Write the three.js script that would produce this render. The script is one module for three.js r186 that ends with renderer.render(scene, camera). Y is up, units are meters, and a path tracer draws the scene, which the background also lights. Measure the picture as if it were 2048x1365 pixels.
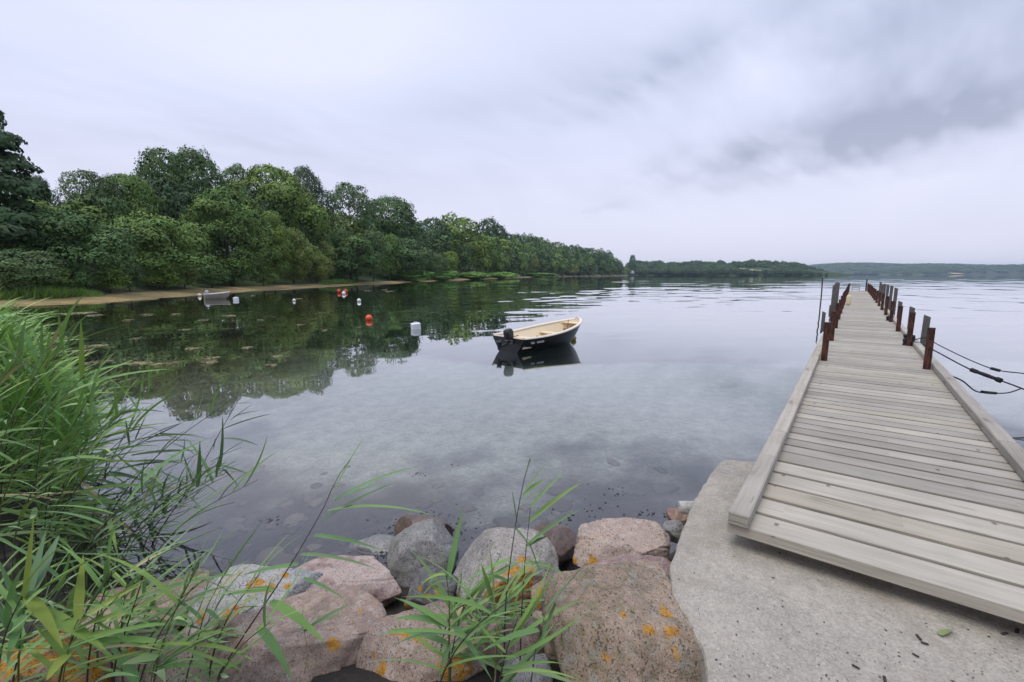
import * as THREE from 'three';
import { mergeGeometries, mergeVertices } from 'three/addons/utils/BufferGeometryUtils.js';
import { ConvexGeometry } from 'three/addons/geometries/ConvexGeometry.js';

// ---------------------------------------------------------------- camera, sky, sun, exposure
const scene = new THREE.Scene();
const W = 2048, H = 1365, F = 905, EYE = 2.1;
const PITCH = Math.atan((682.5 - 549) / F);
const camera = new THREE.PerspectiveCamera(2 * Math.atan(H / 2 / F) * 180 / Math.PI, W / H, 0.05, 20000);
camera.position.set(0, EYE, 0);
camera.rotation.set(-PITCH, 0, 0);
const renderer = new THREE.WebGLRenderer({ antialias: true });
renderer.toneMapping = THREE.LinearToneMapping;
renderer.toneMappingExposure = 1.2;
renderer.shadowMap.enabled = true;

// ---- seeded numbers and noise
function rng(seed) { let s = seed >>> 0; return () => { s = (s + 0x6d2b79f5) | 0; let t = Math.imul(s ^ (s >>> 15), 1 | s); t = (t + Math.imul(t ^ (t >>> 7), 61 | t)) ^ t; return ((t ^ (t >>> 14)) >>> 0) / 4294967296; }; }
const clamp = (x, a = 0, b = 1) => Math.min(b, Math.max(a, x));
const smooth = (a, b, x) => { const t = clamp((x - a) / (b - a)); return t * t * (3 - 2 * t); };
const lerp = (a, b, t) => a + (b - a) * t;
const mix3 = (a, b, t) => [lerp(a[0], b[0], t), lerp(a[1], b[1], t), lerp(a[2], b[2], t)];
const hash3 = (x, y, z) => { let h = Math.imul(x, 374761393) ^ Math.imul(y, 668265263) ^ Math.imul(z, 2147483647 - 1013); h = Math.imul(h ^ (h >>> 13), 1274126177); h ^= h >>> 16; return (h >>> 0) / 4294967296; };
function noise3(x, y, z) {
  const xi = Math.floor(x), yi = Math.floor(y), zi = Math.floor(z);
  let fx = x - xi, fy = y - yi, fz = z - zi;
  fx = fx * fx * (3 - 2 * fx); fy = fy * fy * (3 - 2 * fy); fz = fz * fz * (3 - 2 * fz);
  const a = lerp(lerp(hash3(xi, yi, zi), hash3(xi + 1, yi, zi), fx), lerp(hash3(xi, yi + 1, zi), hash3(xi + 1, yi + 1, zi), fx), fy);
  const b = lerp(lerp(hash3(xi, yi, zi + 1), hash3(xi + 1, yi, zi + 1), fx), lerp(hash3(xi, yi + 1, zi + 1), hash3(xi + 1, yi + 1, zi + 1), fx), fy);
  return lerp(a, b, fz) * 2 - 1;
}
function fbm(x, y, z, oct = 4, gain = 0.5) { let s = 0, a = 1, n = 0; for (let i = 0; i < oct; i++) { s += a * noise3(x, y, z); n += a; a *= gain; x = x * 2.03 + 17.1; y = y * 2.03 + 9.7; z = z * 2.03 + 3.3; } return s / n; }
// periodic 2-D value noise for tiling textures (period p cells)
function pnoise(x, y, p, s) {
  const xi = Math.floor(x), yi = Math.floor(y); let fx = x - xi, fy = y - yi;
  fx = fx * fx * (3 - 2 * fx); fy = fy * fy * (3 - 2 * fy);
  const m = (v) => ((v % p) + p) % p, a = m(xi), b = m(xi + 1), c = m(yi), d = m(yi + 1);
  return lerp(lerp(hash3(a, c, s), hash3(b, c, s), fx), lerp(hash3(a, d, s), hash3(b, d, s), fx), fy) * 2 - 1;
}
function pfbm(u, v, p, oct, s, gain = 0.5) { let r = 0, a = 1, n = 0; for (let i = 0; i < oct; i++) { r += a * pnoise(u * p, v * p, p, s + i); n += a; a *= gain; p *= 2; } return r / n; }

// ---- from a pixel of the photograph to a direction, a point on a level plane, or a point at a forward distance
const CP = Math.cos(PITCH), SP = Math.sin(PITCH);
function dirOf(px, py) { const x = (px - W / 2) / F, y = (H / 2 - py) / F; return new THREE.Vector3(x, y * CP - SP, -CP - y * SP); }
function onPlane(px, py, y = 0) { const d = dirOf(px, py), t = (y - EYE) / d.y; return new THREE.Vector3(d.x * t, y, d.z * t); }
function atDepth(px, py, depth) { const d = dirOf(px, py), t = depth / -d.z; return new THREE.Vector3(d.x * t, EYE + d.y * t, -depth); }

// ---- the overcast sky: bright grey-lavender layer with soft streaks and a darker bank of cloud over the right of the view
{
  const SW = 1600, SH = 800, data = new Float32Array(SW * SH * 4);
  const ang = (px, py) => { const d = dirOf(px, py).normalize(); return [Math.atan2(d.x, -d.z), Math.asin(d.y)]; };
  // [px, py, half length (deg), half height (deg), tilt (deg), strength, lower edge sharpness]
  const bank = [
    [1930, 190, 20, 6.0, 8, 0.17], [1690, 312, 13, 2.2, 5, 0.20], [1665, 340, 9, 1.0, 2.5, 0.30], [1860, 352, 4, 0.7, 2, 0.16], [1470, 328, 7, 1.1, 8, 0.22], [2000, 222, 12, 1.3, 3, 0.30], [2060, 150, 17, 4.0, 12, 0.20], [2250, 150, 16, 6, 4, 0.15],
    [1840, 240, 7, 1.0, 6, 0.20], [1560, 275, 9, 1.5, 14, 0.22], [1350, 120, 7, 1.6, 26, 0.30], [1240, 200, 9, 2.6, 16, 0.18], [1235, 415, 2.0, 0.6, 4, 0.24], [1320, 330, 4, 0.9, 25, 0.24], [1400, 345, 3, 0.6, 30, 0.2],
    [1760, 40, 18, 3.0, 18, 0.22], [1560, 30, 9, 2, 25, 0.2], [560, 300, 28, 4.5, -3, 0.16], [60, 300, 20, 6, 0, 0.10], [1080, 190, 12, 2.5, 8, 0.14],
  ].map(([px, py, a, b, t, s]) => [...ang(px, py), a * Math.PI / 180, b * Math.PI / 180, t * Math.PI / 180, s]);
  const glow = [[650, 110, 12, 5, 10, 0.25], [800, 60, 14, 5, 5, 0.2], [1180, 330, 10, 4, 10, 0.22], [1560, 430, 26, 3.5, 0, 0.16], [1990, 330, 9, 2.0, 8, 0.24], [100, 40, 18, 7, 0, 0.2], [1960, 282, 9, 1.0, 6, 0.26], [1510, 170, 7, 3, 20, 0.22]]
    .map(([px, py, a, b, t, s]) => [...ang(px, py), a * Math.PI / 180, b * Math.PI / 180, t * Math.PI / 180, s]);
  for (let j = 0; j < SH; j++) {
    const el = ((j + 0.5) / SH - 0.5) * Math.PI, y = Math.sin(el), c = Math.cos(el);
    for (let i = 0; i < SW; i++) {
      const th = ((i + 0.5) / SW - 0.5) * 2 * Math.PI, x = c * Math.cos(th), z = c * Math.sin(th), o = (j * SW + i) * 4;
      if (y < -0.01) { data[o] = 0.25; data[o + 1] = 0.26; data[o + 2] = 0.28; data[o + 3] = 1; continue; }
      const k = 1 / (Math.max(y, 0) + 0.16), qx = x * k, qz = z * k;
      const ca = Math.cos(0.75), sa = Math.sin(0.75), rx = qx * ca - qz * sa, rz = qx * sa + qz * ca;      // streaks run away to the right
      const w1 = fbm(qx * 0.9, qz * 0.9, 2.2, 3), w2 = fbm(qx * 0.9 + 7, qz * 0.9, 8.2, 3);
      const broad = fbm(rx * 0.55 + w1 * 0.5, rz * 1.3 + w2 * 0.5, 0.7, 5), fine = fbm(rx * 1.6 + w2, rz * 4.6 + w1 * 1.3, 5.1, 5, 0.55);
      let dark = 0.15 + 0.24 * broad + 0.09 * fine;
      const az = Math.atan2(x, -z);
      const streak = fbm(rx * 0.9 + 2, rz * 11 + w2 * 1.5, 3.3, 3, 0.6), frag = fbm(rx * 3.4 + 3, rz * 9 + w1 * 2, 1.7, 4, 0.55); const wa = az + 0.04 * w1 + 0.028 * frag, we = el + 0.012 * w2 + 0.013 * frag;
      for (const [a, e, la, lb, t, s] of bank) {
        const u = (wa - a) * Math.cos(e), v = we - e, p = (u * Math.cos(t) + v * Math.sin(t)) / la, q0 = (v * Math.cos(t) - u * Math.sin(t)) / lb, q = q0 < 0 ? q0 * 1.5 : q0 * 0.75;
        const r2 = p * p + q * q; if (r2 < 9) dark += s * Math.exp(-r2) * (1.0 + 0.8 * fine + 1.1 * frag + 0.5 * streak);
      }
      for (const [a, e, la, lb, t, s] of glow) {
        const u = (wa - a) * Math.cos(e), v = we - e, p = (u * Math.cos(t) + v * Math.sin(t)) / la, q = (v * Math.cos(t) - u * Math.sin(t)) / lb;
        const r2 = p * p + q * q; if (r2 < 9) dark -= s * Math.exp(-r2) * (0.85 + 0.4 * fine);
      }
      dark = clamp(dark, -0.15, 1.15);
      let col = mix3([0.64, 0.69, 0.885], [0.28, 0.335, 0.47], clamp(dark * 0.86, 0, 1));
      if (dark < 0) col = mix3(col, [0.74, 0.76, 0.885], -dark * 4);
      const low = Math.exp(-Math.max(el, 0) / 0.16);                       // thicker, slightly pinker air towards the horizon
      col = mix3(col, [0.76, 0.725, 0.80], 0.8 * low);
      const up = 1 + 0.65 * smooth(0.45, 1.4, el);  // extra brightness added towards the zenith, above the view, to light the ground
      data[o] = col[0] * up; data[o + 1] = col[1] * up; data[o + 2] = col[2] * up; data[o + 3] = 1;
    }
  }
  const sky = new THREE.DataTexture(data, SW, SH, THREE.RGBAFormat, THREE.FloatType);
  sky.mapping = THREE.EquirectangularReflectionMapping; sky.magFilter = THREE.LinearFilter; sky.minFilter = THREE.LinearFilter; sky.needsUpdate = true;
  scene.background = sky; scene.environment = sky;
}
const sun = new THREE.DirectionalLight(new THREE.Color().setRGB(1.0, 0.94, 0.84), 1.5);
sun.position.set(-30, 80, 25); sun.shadow.radius = 60; sun.castShadow = true;
Object.assign(sun.shadow.camera, { left: -90, right: 90, top: 90, bottom: -90, near: 1, far: 300 });
sun.shadow.mapSize.set(4096, 4096);
scene.add(sun); scene.add(sun.target);
scene.fog = new THREE.FogExp2(new THREE.Color().setRGB(0.64, 0.79, 1.0), 0.00011);

// ---------------------------------------------------------------- helpers for things and parts
const used = new Map();
function numbered(name) { const n = used.get(name) ?? 0; used.set(name, n + 1); return n ? name + '_' + String(n).padStart(3, '0') : name; }
function shadows(o) { o.castShadow = true; o.receiveShadow = true; return o; }
function part(name, geometry, material, parent) { const m = shadows(new THREE.Mesh(geometry, material)); m.name = name; parent.add(m); return m; }
function tag(o, label, category, group) { o.userData.label = label; o.userData.category = category; if (group) o.userData.group = group; return o; }
function thing(name, label, category, pos = [0, 0, 0], group) { const g = new THREE.Group(); g.name = numbered(name); g.position.set(...pos); scene.add(g); return tag(g, label, category, group); }
function single(name, geometry, material, label, category, group) { const m = part(numbered(name), geometry, material, scene); return tag(m, label, category, group); }
function structure(name, geometry, material) { const m = part(numbered(name), geometry, material, scene); m.userData.kind = 'structure'; return m; }
const lin = (r, g, b) => new THREE.Color().setRGB(r, g, b);
const std = (o) => new THREE.MeshStandardMaterial(o);
function dataTex(n, m, fn, srgb, repeat = true) {       // fn(u, v) -> [r, g, b] in 0..1
  const d = new Uint8Array(n * m * 4);
  for (let j = 0; j < m; j++) for (let i = 0; i < n; i++) { const c = fn(i / n, j / m), o = (j * n + i) * 4; d[o] = clamp(c[0]) * 255; d[o + 1] = clamp(c[1]) * 255; d[o + 2] = clamp(c[2]) * 255; d[o + 3] = 255; }
  const t = new THREE.DataTexture(d, n, m); t.magFilter = THREE.LinearFilter; t.minFilter = THREE.LinearMipmapLinearFilter; t.generateMipmaps = true;
  if (repeat) t.wrapS = t.wrapT = THREE.RepeatWrapping; if (srgb) t.colorSpace = THREE.SRGBColorSpace; t.needsUpdate = true; return t;
}
const toS = (x) => x <= 0.0031308 ? 12.92 * x : 1.055 * Math.pow(x, 1 / 2.4) - 0.055;      // linear to sRGB, for colour maps
const rep = (t, x, y = x) => { const c = t.clone(); c.repeat.set(x, y); c.needsUpdate = true; return c; };
// box-projected uv in metres, for non-indexed geometry
function boxUV(g, s = 1, ou = 0, ov = 0) {
  if (g.index) g = g.toNonIndexed();
  const p = g.attributes.position, uv = new Float32Array(p.count * 2), a = new THREE.Vector3(), b = new THREE.Vector3(), c = new THREE.Vector3();
  for (let i = 0; i < p.count; i += 3) {
    a.fromBufferAttribute(p, i); b.fromBufferAttribute(p, i + 1); c.fromBufferAttribute(p, i + 2);
    const n = b.clone().sub(a).cross(c.clone().sub(a)), ax = Math.abs(n.x), ay = Math.abs(n.y), az = Math.abs(n.z);
    [a, b, c].forEach((v, k) => { const [u, w] = ay >= ax && ay >= az ? [v.x, v.z] : az >= ax ? [v.x, v.y] : [v.z, v.y]; uv[(i + k) * 2] = u / s + ou; uv[(i + k) * 2 + 1] = w / s + ov; });
  }
  g.setAttribute('uv', new THREE.BufferAttribute(uv, 2)); return g;
}
// box with all edges chamfered: 44 triangles, flat faces; x by y by z, centred
function chamferBox(x, y, z, c, ou = 0, ov = 0, s = 1) {
  const pts = []; x /= 2; y /= 2; z /= 2;
  for (const i of [-1, 1]) for (const j of [-1, 1]) for (const k of [-1, 1]) pts.push(new THREE.Vector3(i * (x - c), j * (y - c), k * z), new THREE.Vector3(i * x, j * (y - c), k * (z - c)), new THREE.Vector3(i * (x - c), j * y, k * (z - c)));
  return boxUV(new ConvexGeometry(pts), s, ou, ov);
}
function tube(points, radius, seg = 24, sides = 8) { return new THREE.TubeGeometry(new THREE.CatmullRomCurve3(points), seg, radius, sides, false); }
function soften(g, tol = 1e-4) { g = g.clone(); g.deleteAttribute('normal'); if (g.attributes.uv) g.deleteAttribute('uv'); const m = mergeVertices(g, tol); m.computeVertexNormals(); return m; }
const V3 = (x, y, z) => new THREE.Vector3(x, y, z);

// ---------------------------------------------------------------- the setting: land, sea bed, water
// Waterline of the bay as seen: from the far wooded point back to the reeds beside the camera, then along the stones to the quay.
const leftShore = [[1082, 553.9], [1013, 557], [940, 559.5], [875, 562], [772, 567.6], [697, 571], [600, 576], [540, 579], [478, 583], [342, 594], [239, 602], [110, 608], [0, 612]].map(([x, y]) => { const p = onPlane(x, y, 0); return [p.x, p.z]; });
const tip = [[205, -900], [168, -660], [95, -520]];
const coast = [...tip, ...leftShore, [-42, -20], [-38, -10], [-20, -7.0], [-10, -6.4], [-6.2, -5.8], [-4.7, -4.6], [-4.0, -3.4], [-3.2, -2.55], [-2.3, -2.3], [-1.7, -2.45], [-1.2, -2.8], [-0.6, -2.9], [0.3, -2.9], [1.0, -3.0], [1.5, -3.4], [4, -3.9], [60, -4]];
const ring = [...coast, [60, 60], [-900, 60], [-900, -900]];
function landDistance(x, z) {           // positive on land, metres from the waterline
  let inside = false, best = 1e9;
  for (let i = 0, j = ring.length - 1; i < ring.length; j = i++) {
    const [x1, z1] = ring[j], [x2, z2] = ring[i];
    if ((z1 > z) !== (z2 > z) && x < (x2 - x1) * (z - z1) / (z2 - z1) + x1) inside = !inside;
    if (i === 0 || i > coast.length - 1) continue;
    const dx = x2 - x1, dz = z2 - z1, t = clamp(((x - x1) * dx + (z - z1) * dz) / (dx * dx + dz * dz)), ex = x1 + t * dx - x, ez = z1 + t * dz - z, d = ex * ex + ez * ez;
    if (d < best) best = d;
  }
  return inside ? Math.sqrt(best) : -Math.sqrt(best);
}
function groundHeight(x, z, d = landDistance(x, z)) {
  const far = Math.hypot(x, z), wild = smooth(12, 28, far);
  if (d >= 0) {
    const near = Math.min(0.34, 0.24 * d + 0.05 * smooth(0, 0.6, d) * fbm(x * 3, z * 3, 2, 3));
    const away = far > 150 ? 1 + 0.6 * smooth(150, 500, far) : 1;
    const slope = 0.13 * Math.min(d, 3) + 0.3 * smooth(2.5, 9, d) + (d > 6 ? away * (0.30 * Math.min(d - 6, 22) + 0.10 * Math.min(Math.max(d - 28, 0), 60)) : 0);
    return lerp(near, slope + (d > 5 ? 0.5 * fbm(x * 0.12, z * 0.12, 3) : 0.02 * fbm(x * 2, z * 2, 1)), wild);
  }
  const s = -d, bay = smooth(-2, -12, x) * smooth(140, 60, far);             // the left bay is a shallow weedy flat
  const deep = 0.26 * smooth(0, 1.2, s) + 0.16 * smooth(1, 5, s) + 0.12 * smooth(3.5, 6, s) + 1.8 * smooth(6.2, 12, s) + 3 * smooth(15, 60, s) + 6 * smooth(50, 300, s);
  const flat = 0.10 * smooth(0, 2, s) + 0.28 * smooth(1, 14, s) + 0.3 * smooth(12, 40, s);
  return -lerp(deep, flat, bay) - 0.0 + 0.06 * fbm(x * 0.9, z * 0.9, 6, 3) * smooth(0, 1, s);
}
// a sheet on a graded grid: fine near the quay, coarser with distance
function graded(lo, hi, at, fine, growth, most) {
  const a = [at], up = [], dn = []; let p = at, s;
  while (p < hi) { s = clamp(Math.abs(p - at) * growth, fine, most); p = Math.min(hi, p + s); up.push(p); }
  p = at; while (p > lo) { s = clamp(Math.abs(p - at) * growth, fine, most); p = Math.max(lo, p - s); dn.push(p); }
  return [...dn.reverse(), ...a, ...up];
}
function sheet(xs, zs, height, color, uvScale = 1) {
  const nx = xs.length, nz = zs.length, pos = new Float32Array(nx * nz * 3), uv = new Float32Array(nx * nz * 2), col = color && new Float32Array(nx * nz * 3), idx = new Uint32Array((nx - 1) * (nz - 1) * 6);
  let o = 0;
  for (let j = 0; j < nz; j++) for (let i = 0; i < nx; i++) {
    const x = xs[i], z = zs[j], k = j * nx + i, step = Math.max(xs[Math.min(i + 1, nx - 1)] - xs[Math.max(i - 1, 0)], zs[Math.min(j + 1, nz - 1)] - zs[Math.max(j - 1, 0)]) / 2, h = height(x, z, step);
    pos[k * 3] = x; pos[k * 3 + 1] = h; pos[k * 3 + 2] = z; uv[k * 2] = x / uvScale; uv[k * 2 + 1] = z / uvScale;
    if (col) { const c = color(x, z, h); col[k * 3] = c[0]; col[k * 3 + 1] = c[1]; col[k * 3 + 2] = c[2]; }
    if (i < nx - 1 && j < nz - 1) { idx.set([k, k + nx, k + 1, k + 1, k + nx, k + nx + 1], o); o += 6; }
  }
  const g = new THREE.BufferGeometry();
  g.setAttribute('position', new THREE.BufferAttribute(pos, 3)); g.setAttribute('uv', new THREE.BufferAttribute(uv, 2)); if (col) g.setAttribute('color', new THREE.BufferAttribute(col, 3));
  g.setIndex(new THREE.BufferAttribute(idx, 1)); g.computeVertexNormals(); return g;
}
// pebbly, weedy ground texture used as grain over the vertex colours
const groundTex = dataTex(512, 512, (u, v) => { const a = pfbm(u, v, 8, 5, 11, 0.6), b = pfbm(u, v, 48, 2, 31); const g = 0.82 + 0.15 * a + 0.11 * b; return [g, g * 0.99, g * 0.97]; }, true);
const groundBump = dataTex(512, 512, (u, v) => { const g = 0.5 + 0.35 * pfbm(u, v, 16, 5, 51, 0.6); return [g, g, g]; });
{
  const xs = graded(-900, 9000, 0, 0.11, 0.028, 400), zs = graded(-9000, 60, -4.5, 0.11, 0.028, 400);
  const mud = [0.20, 0.175, 0.075], sand = [0.55, 0.545, 0.50], weed = [0.052, 0.046, 0.050], wrack = [0.52, 0.39, 0.16], grass = [0.075, 0.14, 0.035], litter = [0.05, 0.075, 0.025], soil = [0.035, 0.03, 0.024];
  let dist;
  const g = sheet(xs, zs, (x, z) => { dist = landDistance(x, z); return groundHeight(x, z, dist); }, (x, z) => {
    const far = Math.hypot(x, z), n = fbm(x * 0.55, z * 0.55, 2, 4), m = fbm(x * 1.9, z * 1.9, 5, 3), fineN = fbm(x * 3.4, z * 3.4, 8, 3), wild = smooth(12, 28, far);
    if (dist >= 0) {
      const beach = mix3(wrack, [0.30, 0.25, 0.13], smooth(-0.2, 0.4, m)), wood = mix3(litter, grass, smooth(-0.1, 0.35, n));
      return mix3(mix3(soil, [0.06, 0.055, 0.04], smooth(0, 0.5, m)), mix3(beach, wood, smooth(2.8, 4.4, dist + n)), wild);
    }
    const s = -dist, bay = smooth(-1, -9, x) * smooth(160, 70, far);
    let c = mix3(sand, mud, bay);
    // eel-grass and bladder wrack: patches with edges of their own, thick among the stones and sparse further out
    const cover = lerp(lerp(lerp(0.34, -0.62, smooth(0.4, 4.2, s)), 0.6, smooth(6.2, 9, s)), 0.03, bay);
    c = mix3(c, weed, smooth(-0.26, 0.30, n * lerp(0.22, 0.8, bay) + lerp(0.28, 0.45, bay) * m + 0.2 * fineN + cover) * 0.93);
    return mix3(c, wrack, wild * smooth(1.2, 0.0, s) * 0.8);
  }, 1.3);
  console.log('ground', xs.length, zs.length);
  structure('ground', g, std({ vertexColors: true, map: groundTex, bumpMap: groundBump, bumpScale: 0.02, roughness: 1 }));
}
// ---- water: a rippled surface over the sea bed; ruffled further out, nearly still inside the bay
const waves = (() => {
  const r = rng(77), list = [];
  for (let i = 0; i < 34; i++) { const L = 0.28 * Math.pow(1.135, i), a = 0.55 + (r() - 0.5) * 1.5 + (i % 3 === 0 ? 0.9 : 0); list.push([2 * Math.PI / L * Math.cos(a), 2 * Math.PI / L * Math.sin(a), r() * 6.28, L]); }
  return list;
})();
function waterHeight(x, z, step) {
  const far = Math.hypot(x, z), n = fbm(x * 0.045, z * 0.09, 4, 3), n2 = fbm(x * 0.16 + 4, z * 0.3, 9, 3);
  // wind comes over the open water on the right; the wood shelters the left
  const open = smooth(-0.42, 0.12, x / Math.max(far, 4)) * smooth(13, 40, far) + 0.55 * smooth(70, 200, far);
  const gust = smooth(-0.05, 0.35, n + 0.5 * n2 + 0.1);
  const slope = 0.0022 + 0.0032 * smooth(8, 30, far) + (0.010 + 0.030 * gust) * clamp(open) * (0.35 + 0.65 * smooth(10, 45, far));
  let h = 0;
  for (const [kx, kz, p, L] of waves) { if (L < step * 2.6) continue; const wL = L < 0.55 ? 0.5 : L > 4 ? 0.35 : 1; h += wL * L / 6.28 * Math.sin(kx * x + kz * z + p) * smooth(2.6, 4.5, L / step); }
  return h * slope * 0.42;
}
{
  const xs = graded(-700, 9000, 1, 0.14, 0.018, 400), zs = graded(-9000, 8, -7, 0.13, 0.0155, 400);
  const g = sheet(xs, zs, waterHeight, null, 4);
  console.log('water', xs.length, zs.length);
  structure('water', g, new THREE.MeshPhysicalMaterial({ color: lin(1, 1, 1), roughness: 0.0, transmission: 1, thickness: 1, ior: 1.33, attenuationColor: lin(0.50, 0.67, 0.60), attenuationDistance: 2.3, clearcoat: 1, clearcoatRoughness: 0.0 }));
}

// ---------------------------------------------------------------- the quay and the pier
const QUAY = 0.60, DECK = 0.75;
const concreteTex = dataTex(1400, 1400, (u, v) => {
  const big = pfbm(u, v, 5, 5, 3, 0.6), mid = pfbm(u, v, 60, 3, 13), grit = pfbm(u, v, 330, 2, 23), sp = pnoise(u * 400, v * 400, 400, 77), wh = pnoise(u * 360 + 0.3, v * 360, 360, 99), dirt = pfbm(u, v, 7, 5, 93, 0.6);
  let g = 0.292 + 0.08 * big + 0.05 * mid + 0.075 * grit; let c = [g * 1.09, g * 0.99, g * 0.83];
  if (big < -0.15) c = mix3(c, [g * 1.03, g * 0.95, g * 0.83], smooth(-0.15, -0.5, big) * 0.6);
  c = mix3(c, [0.17, 0.14, 0.10], 0.4 * smooth(0.10, 0.5, dirt + 0.25 * mid));
  if (sp > 0.86) c = mix3(c, [0.08, 0.075, 0.065], smooth(0.86, 0.95, sp)); if (wh > 0.88) c = mix3(c, [0.60, 0.57, 0.52], smooth(0.88, 0.96, wh));
  return c.map(toS);
}, true);
const concreteBump = dataTex(1024, 1024, (u, v) => { const g = 0.5 + 0.2 * pfbm(u, v, 12, 4, 5) + 0.3 * pfbm(u, v, 110, 3, 43); return [g, g, g]; });
const concreteMat = std({ map: concreteTex, bumpMap: rep(concreteBump, 2), bumpScale: 0.006, roughness: 0.93 });
{
  const edge = [[1450, 920], [1432, 938], [1392, 1005], [1370, 1060], [1345, 1140], [1352, 1190], [1392, 1252], [1418, 1310], [1425, 1400]].map(([x, y]) => { const p = onPlane(x, y, QUAY); return [p.x, p.z]; });
  const far = onPlane(1500, 924, QUAY);
  const outline = [...edge, [0.66, -1.2], [0.66, -0.9], [-0.6, -0.7], [-0.9, 1.6], [9, 1.6], [9, far.z - 0.62], [far.x, far.z]];
  // roughen the outline a little: cast concrete with a worn arris
  const r = rng(5), pts = [];
  outline.forEach(([x, z], i) => { const [x2, z2] = outline[(i + 1) % outline.length], n = Math.max(1, Math.round(Math.hypot(x2 - x, z2 - z) / 0.06)); for (let k = 0; k < n; k++) { const t = k / n; pts.push(new THREE.Vector2(lerp(x, x2, t) + (r() - 0.5) * 0.012, -(lerp(z, z2, t) + (r() - 0.5) * 0.012))); } });
  let g = new THREE.ExtrudeGeometry(new THREE.Shape(pts), { depth: 1.1, bevelEnabled: true, bevelThickness: 0.02, bevelSize: 0.018, bevelSegments: 2, steps: 1 });
  g.rotateX(-Math.PI / 2); g.translate(0, QUAY - 1.12, 0);
  structure('quay_pavement', boxUV(g, 2.4, 0.13, 0.41), concreteMat);
}
// weathered grey boards: grain runs along u
const woodTex = dataTex(1024, 512, (u, v) => {
  const warp = 0.012 * pfbm(u, v, 4, 3, 8), vv = v + warp; let s = 0;
  s += 0.5 * pnoise(u * 6, vv * 160, 160, 1) + 0.35 * pnoise(u * 20, vv * 320, 320, 2) + 0.4 * pnoise(u * 3, vv * 44, 44, 4);
  const blot = pfbm(u, v, 6, 4, 15), crack = pnoise(u * 5, vv * 90, 90, 21);
  let g = 0.365 + 0.06 * s + 0.075 * blot; let c = [g * 1.03, g * 0.95, g * 0.80];
  c = mix3(c, [g * 0.88, g * 0.89, g * 0.70], 0.35 * smooth(0.1, 0.5, pfbm(u, v, 5, 3, 25)));            // algae
  c = mix3(c, [g * 1.05, g * 0.94, g * 0.80], 0.4 * smooth(0.15, 0.5, pfbm(u, v, 4, 3, 35)));
  if (crack > 0.8) c = mix3(c, [0.12, 0.11, 0.09], 0.5 * smooth(0.8, 0.93, crack));
  const kx = Math.floor(u * 8), ky = Math.floor(v * 10), h = hash3(kx, ky, 5);
  if (h > 0.88) { const du = (u * 8 - kx - 0.5) / 8 * 2.0, dv = (v * 10 - ky - 0.5) / 10, d = Math.hypot(du, dv * 1.3) / 0.012; if (d < 1.4) c = mix3(c, [0.13, 0.1, 0.075], smooth(1.4, 0.5, d) * 0.85); }
  return c.map(toS);
}, true);
const woodBump = dataTex(1024, 512, (u, v) => { const g = 0.55 + 0.22 * pnoise(u * 6, v * 160, 160, 1) + 0.18 * pnoise(u * 20, v * 320, 320, 2) - 0.35 * smooth(0.72, 0.9, pnoise(u * 5, v * 90, 90, 21)); return [g, g, g]; });
const woodMats = [[1, 1, 1], [0.80, 0.80, 0.79], [1.12, 1.11, 1.09], [0.92, 0.91, 0.92], [1.02, 0.99, 0.92]].map((c) => std({ color: lin(...c.map((x) => Math.min(1, x * 0.88))), map: woodTex, bumpMap: woodBump, bumpScale: 0.004, roughness: 0.9 }));
const rustTex = dataTex(256, 256, (u, v) => { const a = pfbm(u, v, 8, 5, 61, 0.6), b = pfbm(u, v, 40, 2, 71); const t = smooth(-0.35, 0.4, a); const c = mix3([0.032, 0.014, 0.011], [0.10, 0.034, 0.021], t); return c.map((x) => toS(Math.max(0.005, x * (1 + 0.35 * b)))); }, true);
const rustMat = std({ map: rustTex, bumpMap: rustTex, bumpScale: 0.003, roughness: 0.88, metalness: 0.1 });

// pier axes: d away along the pier, s to its right
const vpDir = dirOf(1710, 549); vpDir.y = 0; vpDir.normalize();
const PD = vpDir, PS = V3(-PD.z, 0, PD.x);
const pierOrigin = onPlane(1502, 1058, DECK);                                  // left end of the first plank, at the inner side of the kerb beam
const pier = thing('wooden_pier', 'long grey weathered plank pier with rusty posts running out from the concrete quay', 'pier', [pierOrigin.x, 0, pierOrigin.z]);
pier.rotation.y = Math.atan2(-PD.x, -PD.z);                                    // local -z runs out along the pier, +x to its right
const toPier = (p) => { const q = p.clone().sub(V3(pierOrigin.x, 0, pierOrigin.z)); return [q.dot(PS), q.dot(PD)]; };    // [across, along]
const rightEdge = toPier(onPlane(1865, 742, DECK))[0];
const [, pierLength] = toPier(onPlane(1718, 582, DECK));
const INNER = rightEdge, KERB = 0.108, LEFT = -KERB - 0.005, RIGHT = INNER + KERB + 0.005;
console.log('pier', INNER.toFixed(2), pierLength.toFixed(1), 'origin', pierOrigin.x.toFixed(2), pierOrigin.z.toFixed(2));
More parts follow.
